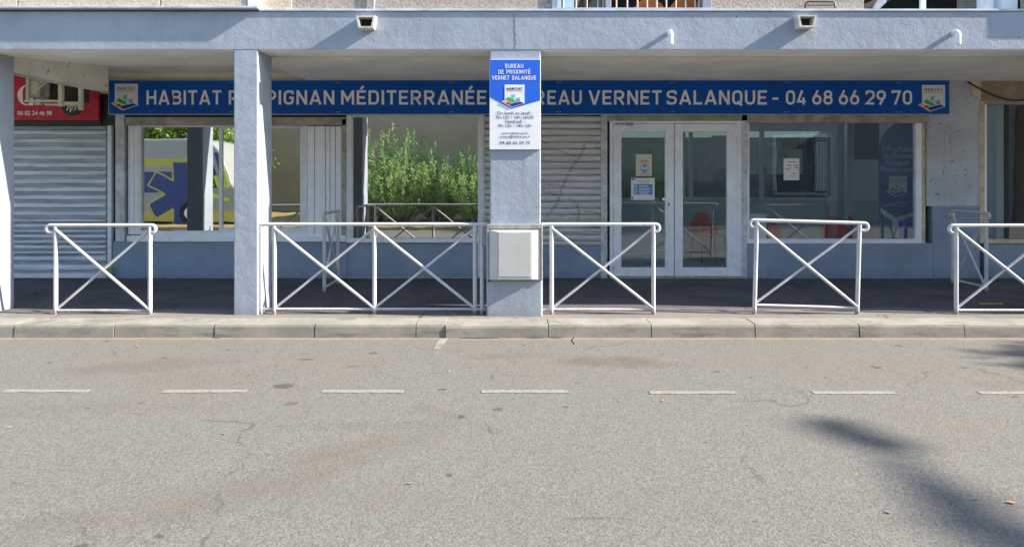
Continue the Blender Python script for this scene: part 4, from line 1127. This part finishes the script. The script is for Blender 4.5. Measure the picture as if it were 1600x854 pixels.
# dry leaves and scraps on the road
spots = [(1078,543,'below the kerb, right of the cabinet'),(1260,545,'below the kerb, before the tilted railing'),(1035,626,'just under the dash right of centre'),(15,668,'at the far left of the road'),
         (215,542,'near the kerb at the left railing'),(222,529,'against the kerb at the left railing'),(702,581,'above the central dash'),(1563,596,'above the rightmost dash'),(350,678,'on the bare road left of centre'),(1580,786,'beside the dark branch shadow'),
         (640,756,'on the lower road left of centre'),(1388,801,'on the road inside the branch shadow'),(968,626,'between two dashes right of centre')]
for i, (px, py, t) in enumerate(spots):
    Y = F*CAMZ/(py-278); x = wx(px, Y); a = rnd.uniform(0, 6.28); s_ = rnd.uniform(.012,.022)
    pale = py in (678,756,801,596,626) and px not in (1035,)
    mb = MB(); P = [(-1,0,.15),(-.4,.5,.5),(.4,.45,.3),(1.1,.0,.6),(.4,-.4,.2),(-.4,-.45,.45)]
    vs = [(x+(p[0]*math.cos(a)-p[1]*math.sin(a))*s_, Y+(p[0]*math.sin(a)+p[1]*math.cos(a))*s_, .004+p[2]*s_*.4) for p in P]
    mb.add(vs+[(v[0],v[1],v[2]+.001) for v in vs], [(0,1,2,3,4,5),(11,10,9,8,7,6)])
    tag(mb.build('paper_scrap' if pale else 'dry_leaf', M['kerb'] if pale else M['leaf_dry']),
        ('small pale scrap ' if pale else 'small dry orange leaf ') + t, 'scrap' if pale else 'leaf', group='scraps on the road' if pale else 'dry leaves on the road')

# ================================================================== ACROSS THE ROAD (seen mirrored in the windows)
def leafquad(mb, p, s, r):
    d = Vector((r.gauss(0,1), r.gauss(0,1), r.gauss(0,1))).normalized(); u = d.orthogonal().normalized()*s; v = d.cross(u).normalized()*s*.55
    mb.add([p-u, p+v, p+u, p-v], [(0,1,2,3)])
def shrub_mesh(seed, h=2.7, rad=1.5):
    r = random.Random(seed); lv = MB(); st = MB()
    for i in range(110):
        a = r.uniform(0, 6.28); q = rad*math.sqrt(r.random()); top = h*(1-.42*(q/rad)**1.6)*r.uniform(.68,1.12)
        b = Vector((q*.25*math.cos(a), q*.25*math.sin(a), 0)); e = Vector((q*math.cos(a), q*math.sin(a), top)); m = b.lerp(e,.55) + Vector((q*.22*math.cos(a), q*.22*math.sin(a), 0))
        if i < 16: st.tube([b, b.lerp(m,.6), m, m.lerp(e,.6)], [.028,.02,.012,.006], 6, cap=False)
        for k in range(38):
            t = .06+.94*k/37; p = (b*(1-t)**2 + m*2*t*(1-t) + e*t*t); ln = (.46*(1-t)**.55+.03)*r.uniform(.5,1.15)
            d = Vector((r.gauss(0,1), r.gauss(0,1), .7)).normalized()
            for j in range(9):
                leafquad(lv, p + d*ln*(j/8) + Vector((r.gauss(0,.014), r.gauss(0,.014), r.gauss(0,.014))), r.choice((.008,.014,.02,.03,.038)), r)
    return lv, st
shp = []
for sd in (3, 11):
    lv, st = shrub_mesh(sd)
    root = empty('shrub', (0,0,0), label='x', cat='shrub', group='feathery shrubs across the road')
    lv.build('foliage', M['leaf'], root); st.build('stem', M['bark'], root)
    shp.append(root)
lab = ['feathery green shrub next to the parked ambulance', 'tallest feathery green shrub on the dry verge', 'feathery shrub just right of the tallest one', 'bushy feathery shrub at the middle of the verge', 'low feathery shrub opposite the entrance door', 'feathery shrub opposite the right shop window']
for i, (x, y, s, rz) in enumerate([(-4.7,-3.4,.98,.3),(-3.7,-3.0,1.04,1.4),(-2.4,-3.3,.88,2.2),(-1.2,-3.1,.84,4.0),(1.4,-3.5,.72,5.1),(4.8,-3.4,.8,.9)]):
    o = shp[i] if i < 2 else copy_tree(shp[i % 2])
    o.location = (x, y, .09); o.rotation_euler = (0,0,rz); o.scale = (s,s,s*1.08); o['label'] = lab[i]
def tree(name, x, y, h, cz, cr, seed, label, lobes=None, nleaf=9000, mat='leaf2', ls=.07, chain=None):
    r = random.Random(seed); root = empty(name, (x,y,0), label=label, cat='tree', group='trees across the road')
    tk = MB(); tk.tube([(0,0,-.05),(.05,.03,h*.4),(-.04,.05,h*.75),(0,0,h*.95)], [.2,.15,.1,.04], 10)
    lobes = lobes or [(r.uniform(-.6,.6)*cr, r.uniform(-.6,.6)*cr, cz+r.uniform(-.6,.7)*cr, cr*r.uniform(.35,.6)) for _ in range(11)]
    if chain:
        tk.tube([(0,0,h*.6)]+[tuple(c[:3]) for c in chain[::-1]], [.09]+[.008+.05*max(0,1-i/9) for i in range(len(chain))], 6, cap=False)
        lobes_l = lobes; lobes = lobes + chain
    for l in (lobes_l if chain else lobes): tk.tube([(0,0,h*.45),(l[0]*.5,l[1]*.5,(h*.5+l[2])/2),(l[0],l[1],l[2])], [.07,.045,.015], 6, cap=False)
    tk.build('trunk', M['bark'], root)
    cw = MB(); tot = sum(l[3]**2+.03 for l in lobes)
    for l in lobes:
        nn = int(nleaf*(l[3]**2+.03)/tot); nc = max(6, nn//40)
        cl_ = [Vector((r.gauss(0,1), r.gauss(0,1), r.gauss(0,1))).normalized()*l[3]*r.uniform(.45,1) for _ in range(nc)]
        for _ in range(nn):
            c = r.choice(cl_); leafquad(cw, Vector(l[:3])+c+Vector((r.gauss(0,1), r.gauss(0,1), r.gauss(0,1)))*l[3]*.16, r.uniform(.6,1.2)*ls, r)
    cw.build('crown', M[mat], root)
    return root
tree('broadleaf_tree', -17.6, -8.5, 5.5, 4.4, 2.8, 21, 'broad green tree behind the ambulance roof, far left', nleaf=30000, ls=.12)
tree('broadleaf_tree', -13.2, -8.0, 5.0, 3.9, 2.6, 22, 'broad green tree behind the ambulance bonnet', nleaf=30000, ls=.12)
tree('broadleaf_tree', -23, -9, 6, 4.6, 3, 25, 'leafy tree at the far end of the verge', nleaf=9000, ls=.10)
# the tree whose branch shades the road at right, out of frame
T = (16.3, -2.6)
def shp_pt(px, py, z):          # point at height z whose shadow falls on the road at that spot
    Y = F*CAMZ/(py-278); X = wx(px, Y); return (X+z/.63-T[0], Y-.135/.63*z-T[1], z)
lob = [(0,0,9.6,1.4),(.5,-.8,10.3,1.3),(-.7,-.5,8.6,1.1),(.2,-1.4,8.8,1.3),(.4,.6,9.0,.9)]
br = [(1288,657,.055),(1303,663,.085),(1318,669,.105),(1335,676,.11),(1352,684,.105),(1369,692,.085),(1385,700,.055),(1405,718,.028),(1428,738,.045),(1452,758,.065),(1478,776,.08),(1503,794,.095),(1528,814,.11),(1553,838,.125),(1575,880,.17),(1600,950,.2),(1620,1050,.3)]
tree('broadleaf_tree', T[0], T[1], 10, 5.2, 1.6, 31, 'tree beside the road whose branch shades the asphalt', lobes=lob, chain=[(*shp_pt(a,b,9.0), r) for a,b,r in br], nleaf=60000, ls=.06)
lob = [(0,0,4.6,.7),(.2,-.4,5.2,.6),(-.2,.2,4.1,.5)]
tree('broadleaf_tree', 13.3, 4.9, 5.4, 4.6, .8, 35, 'small tree near the kerb beyond the right side', lobes=lob, nleaf=9000, ls=.05)

opp = empty('opposite_building', (3, -14, 0), label='tan rendered building standing behind the shrubs', cat='building')
def op(mb, name, mat, parent=None):
    o = mb.build(name, M[mat], parent or opp)
    if parent is None: o.location = (-3, 14, 0)
    return o
op(MB().box(-12.2, 26, -20, -12, -.02, 6.4), 'wall', 'opp_wall'); op(MB().box(-12.5, 26.3, -20.3, -11.7, 6.4, 6.6), 'roof', 'conc')
for x in (8, 12.5, 17, 21.5):
    for z in (4.2,):
        wf = op(MB().box(x-.75,x+.75,-12,-11.95,z,z+2.0), 'window', 'sill'); op(MB().box(x-.62,x+.62,-11.95,-11.93,z+.1,z+1.9), 'pane', 'black_metal', wf)

opp2 = empty('opposite_house', (12, -6, 0), label='grey rendered house with a grilled window, across the road at right', cat='house')
def o2(mb, name, mat, parent=None):
    o = mb.build(name, M[mat], parent or opp2)
    if parent is None: o.location = (-12, 6, 0)
    return o
o2(MB().box(2.2, 26, -11.6, -4, -.02, 6.5), 'wall', 'opp_grey'); o2(MB().box(1.9, 26.3, -11.69, -3.7, 6.5, 6.7), 'roof', 'conc')
wf = o2(MB().box(8.9,10.9,-4,-3.93,.95,3.0), 'window', 'sill'); o2(MB().box(9.0,10.8,-3.93,-3.92,1.05,2.9), 'pane', 'black_metal', wf)
o2(MB().box(10.3,10.75,-3.92,-3.91,1.05,2.85), 'curtain', 'sign_white', wf)
gg = MB().box(8.7,11.1,-3.83,-3.80,2.75,2.79).box(8.7,11.1,-3.83,-3.80,1.05,1.09)
for i in range(23): gg.box(8.78+i*.1,8.795+i*.1,-3.825,-3.81,.95,2.95)
o2(gg, 'grille', 'black_metal', wf)
# ambulance
vn = empty('ambulance', (-11, -2.8, .1), label='white and yellow ambulance with blue six-armed star parked opposite', cat='ambulance')
def vp(mb, name, mat, parent=None, bevel=0):
    o = mb.build(name, M[mat], parent or vn, bevel)
    if parent is None: o.location = (11, 2.8, -.1)
    return o
prof = [(-15.2,.16),(-15.2,2.55),(-15.05,2.72),(-9.7,2.74),(-9.35,2.66),(-9.10,2.40),(-8.82,1.75),(-8.68,1.35),(-8.45,1.12),(-8.33,.85),(-8.33,.18)]
vp(MB().prism(prof, 'y', -3.8, -1.8), 'body', 'van_white', bevel=.06)
ys = -1.8
vp(MB().box(-15.1,-9.9,ys-.01,ys+.006,1.88,2.12), 'yellow_band', 'van_yellow')
vp(MB().box(-15.0,-10.0,ys-.01,ys+.008,1.05,1.72), 'side_window', 'van_blue')
vp(MB().prism([(-9.6,1.2),(-9.6,2.1),(-9.35,2.1),(-9.15,1.6),(-9.1,1.2)], 'y', ys-.01, ys+.006), 'cab_window', 'black_metal')
vp(MB().box(-15.15,-8.4,ys-.01,ys+.005,.17,.50), 'orange_sill', 'van_yellow')
def star(cx, cz, r, w_, y, t):
    mb = MB()
    for k in range(3):
        a = R(60*k+90); d = (math.cos(a), math.sin(a)); n = (-d[1], d[0]); yy = y+t+k*.001
        P = [(cx+d[0]*r+n[0]*w_, cz+d[1]*r+n[1]*w_), (cx+d[0]*r-n[0]*w_, cz+d[1]*r-n[1]*w_), (cx-d[0]*r-n[0]*w_, cz-d[1]*r-n[1]*w_), (cx-d[0]*r+n[0]*w_, cz-d[1]*r+n[1]*w_)]
        mb.prism(P, 'y', y, yy)
    return mb
vp(star(-10.25,1.0,1.05,.28,ys+.010,.002), 'star_border', 'van_yellow')
vp(star(-10.25,1.0,1.0,.23,ys+.016,.002), 'star', 'van_blue')
for k, (a, b, m) in enumerate([((-9.10,2.2),(-8.80,1.3),'lime'),((-9.1,1.35),(-8.75,1.25),'lime'),((-9.3,1.0),(-8.75,.85),'lime'),((-9.2,1.6),(-9.05,1.2),'lime'),((-9.2,2.3),(-8.95,1.5),'van_blue')]):
    d = (Vector(b)-Vector(a)).normalized(); n = Vector((-d.y,d.x))*.06
    vp(MB().prism([tuple(Vector(a)+n), tuple(Vector(b)+n), tuple(Vector(b)-n), tuple(Vector(a)-n)], 'y', ys+.006, ys+.014+.002*k), 'hi_vis_stripe', m)
for x in (-14.0,-9.95):
    for y in (-1.95,-3.65):
        wh = vp(MB().tube([(x,y-.12,.36+.08),(x,y+.17,.36+.08)], .36, 24), 'wheel', 'rubber', bevel=.02)
        vp(MB().tube([(x,y+(.17 if y>-3 else -.12),.44),(x,y+(.185 if y>-3 else -.135),.44)], .2, 20), 'rim', 'alu', wh)
vp(MB().box(-14.6,-14.2,-3.3,-2.3,2.74,2.86).box(-10.4,-10.0,-3.3,-2.3,2.74,2.86), 'beacon', 'van_blue', bevel=.02)
vp(MB().box(-8.42,-8.33,-2.3,-1.95,.75,.95), 'headlight', 'sign_white'); vp(MB().box(-8.42,-8.33,-3.65,-3.3,.75,.95), 'headlight', 'sign_white')
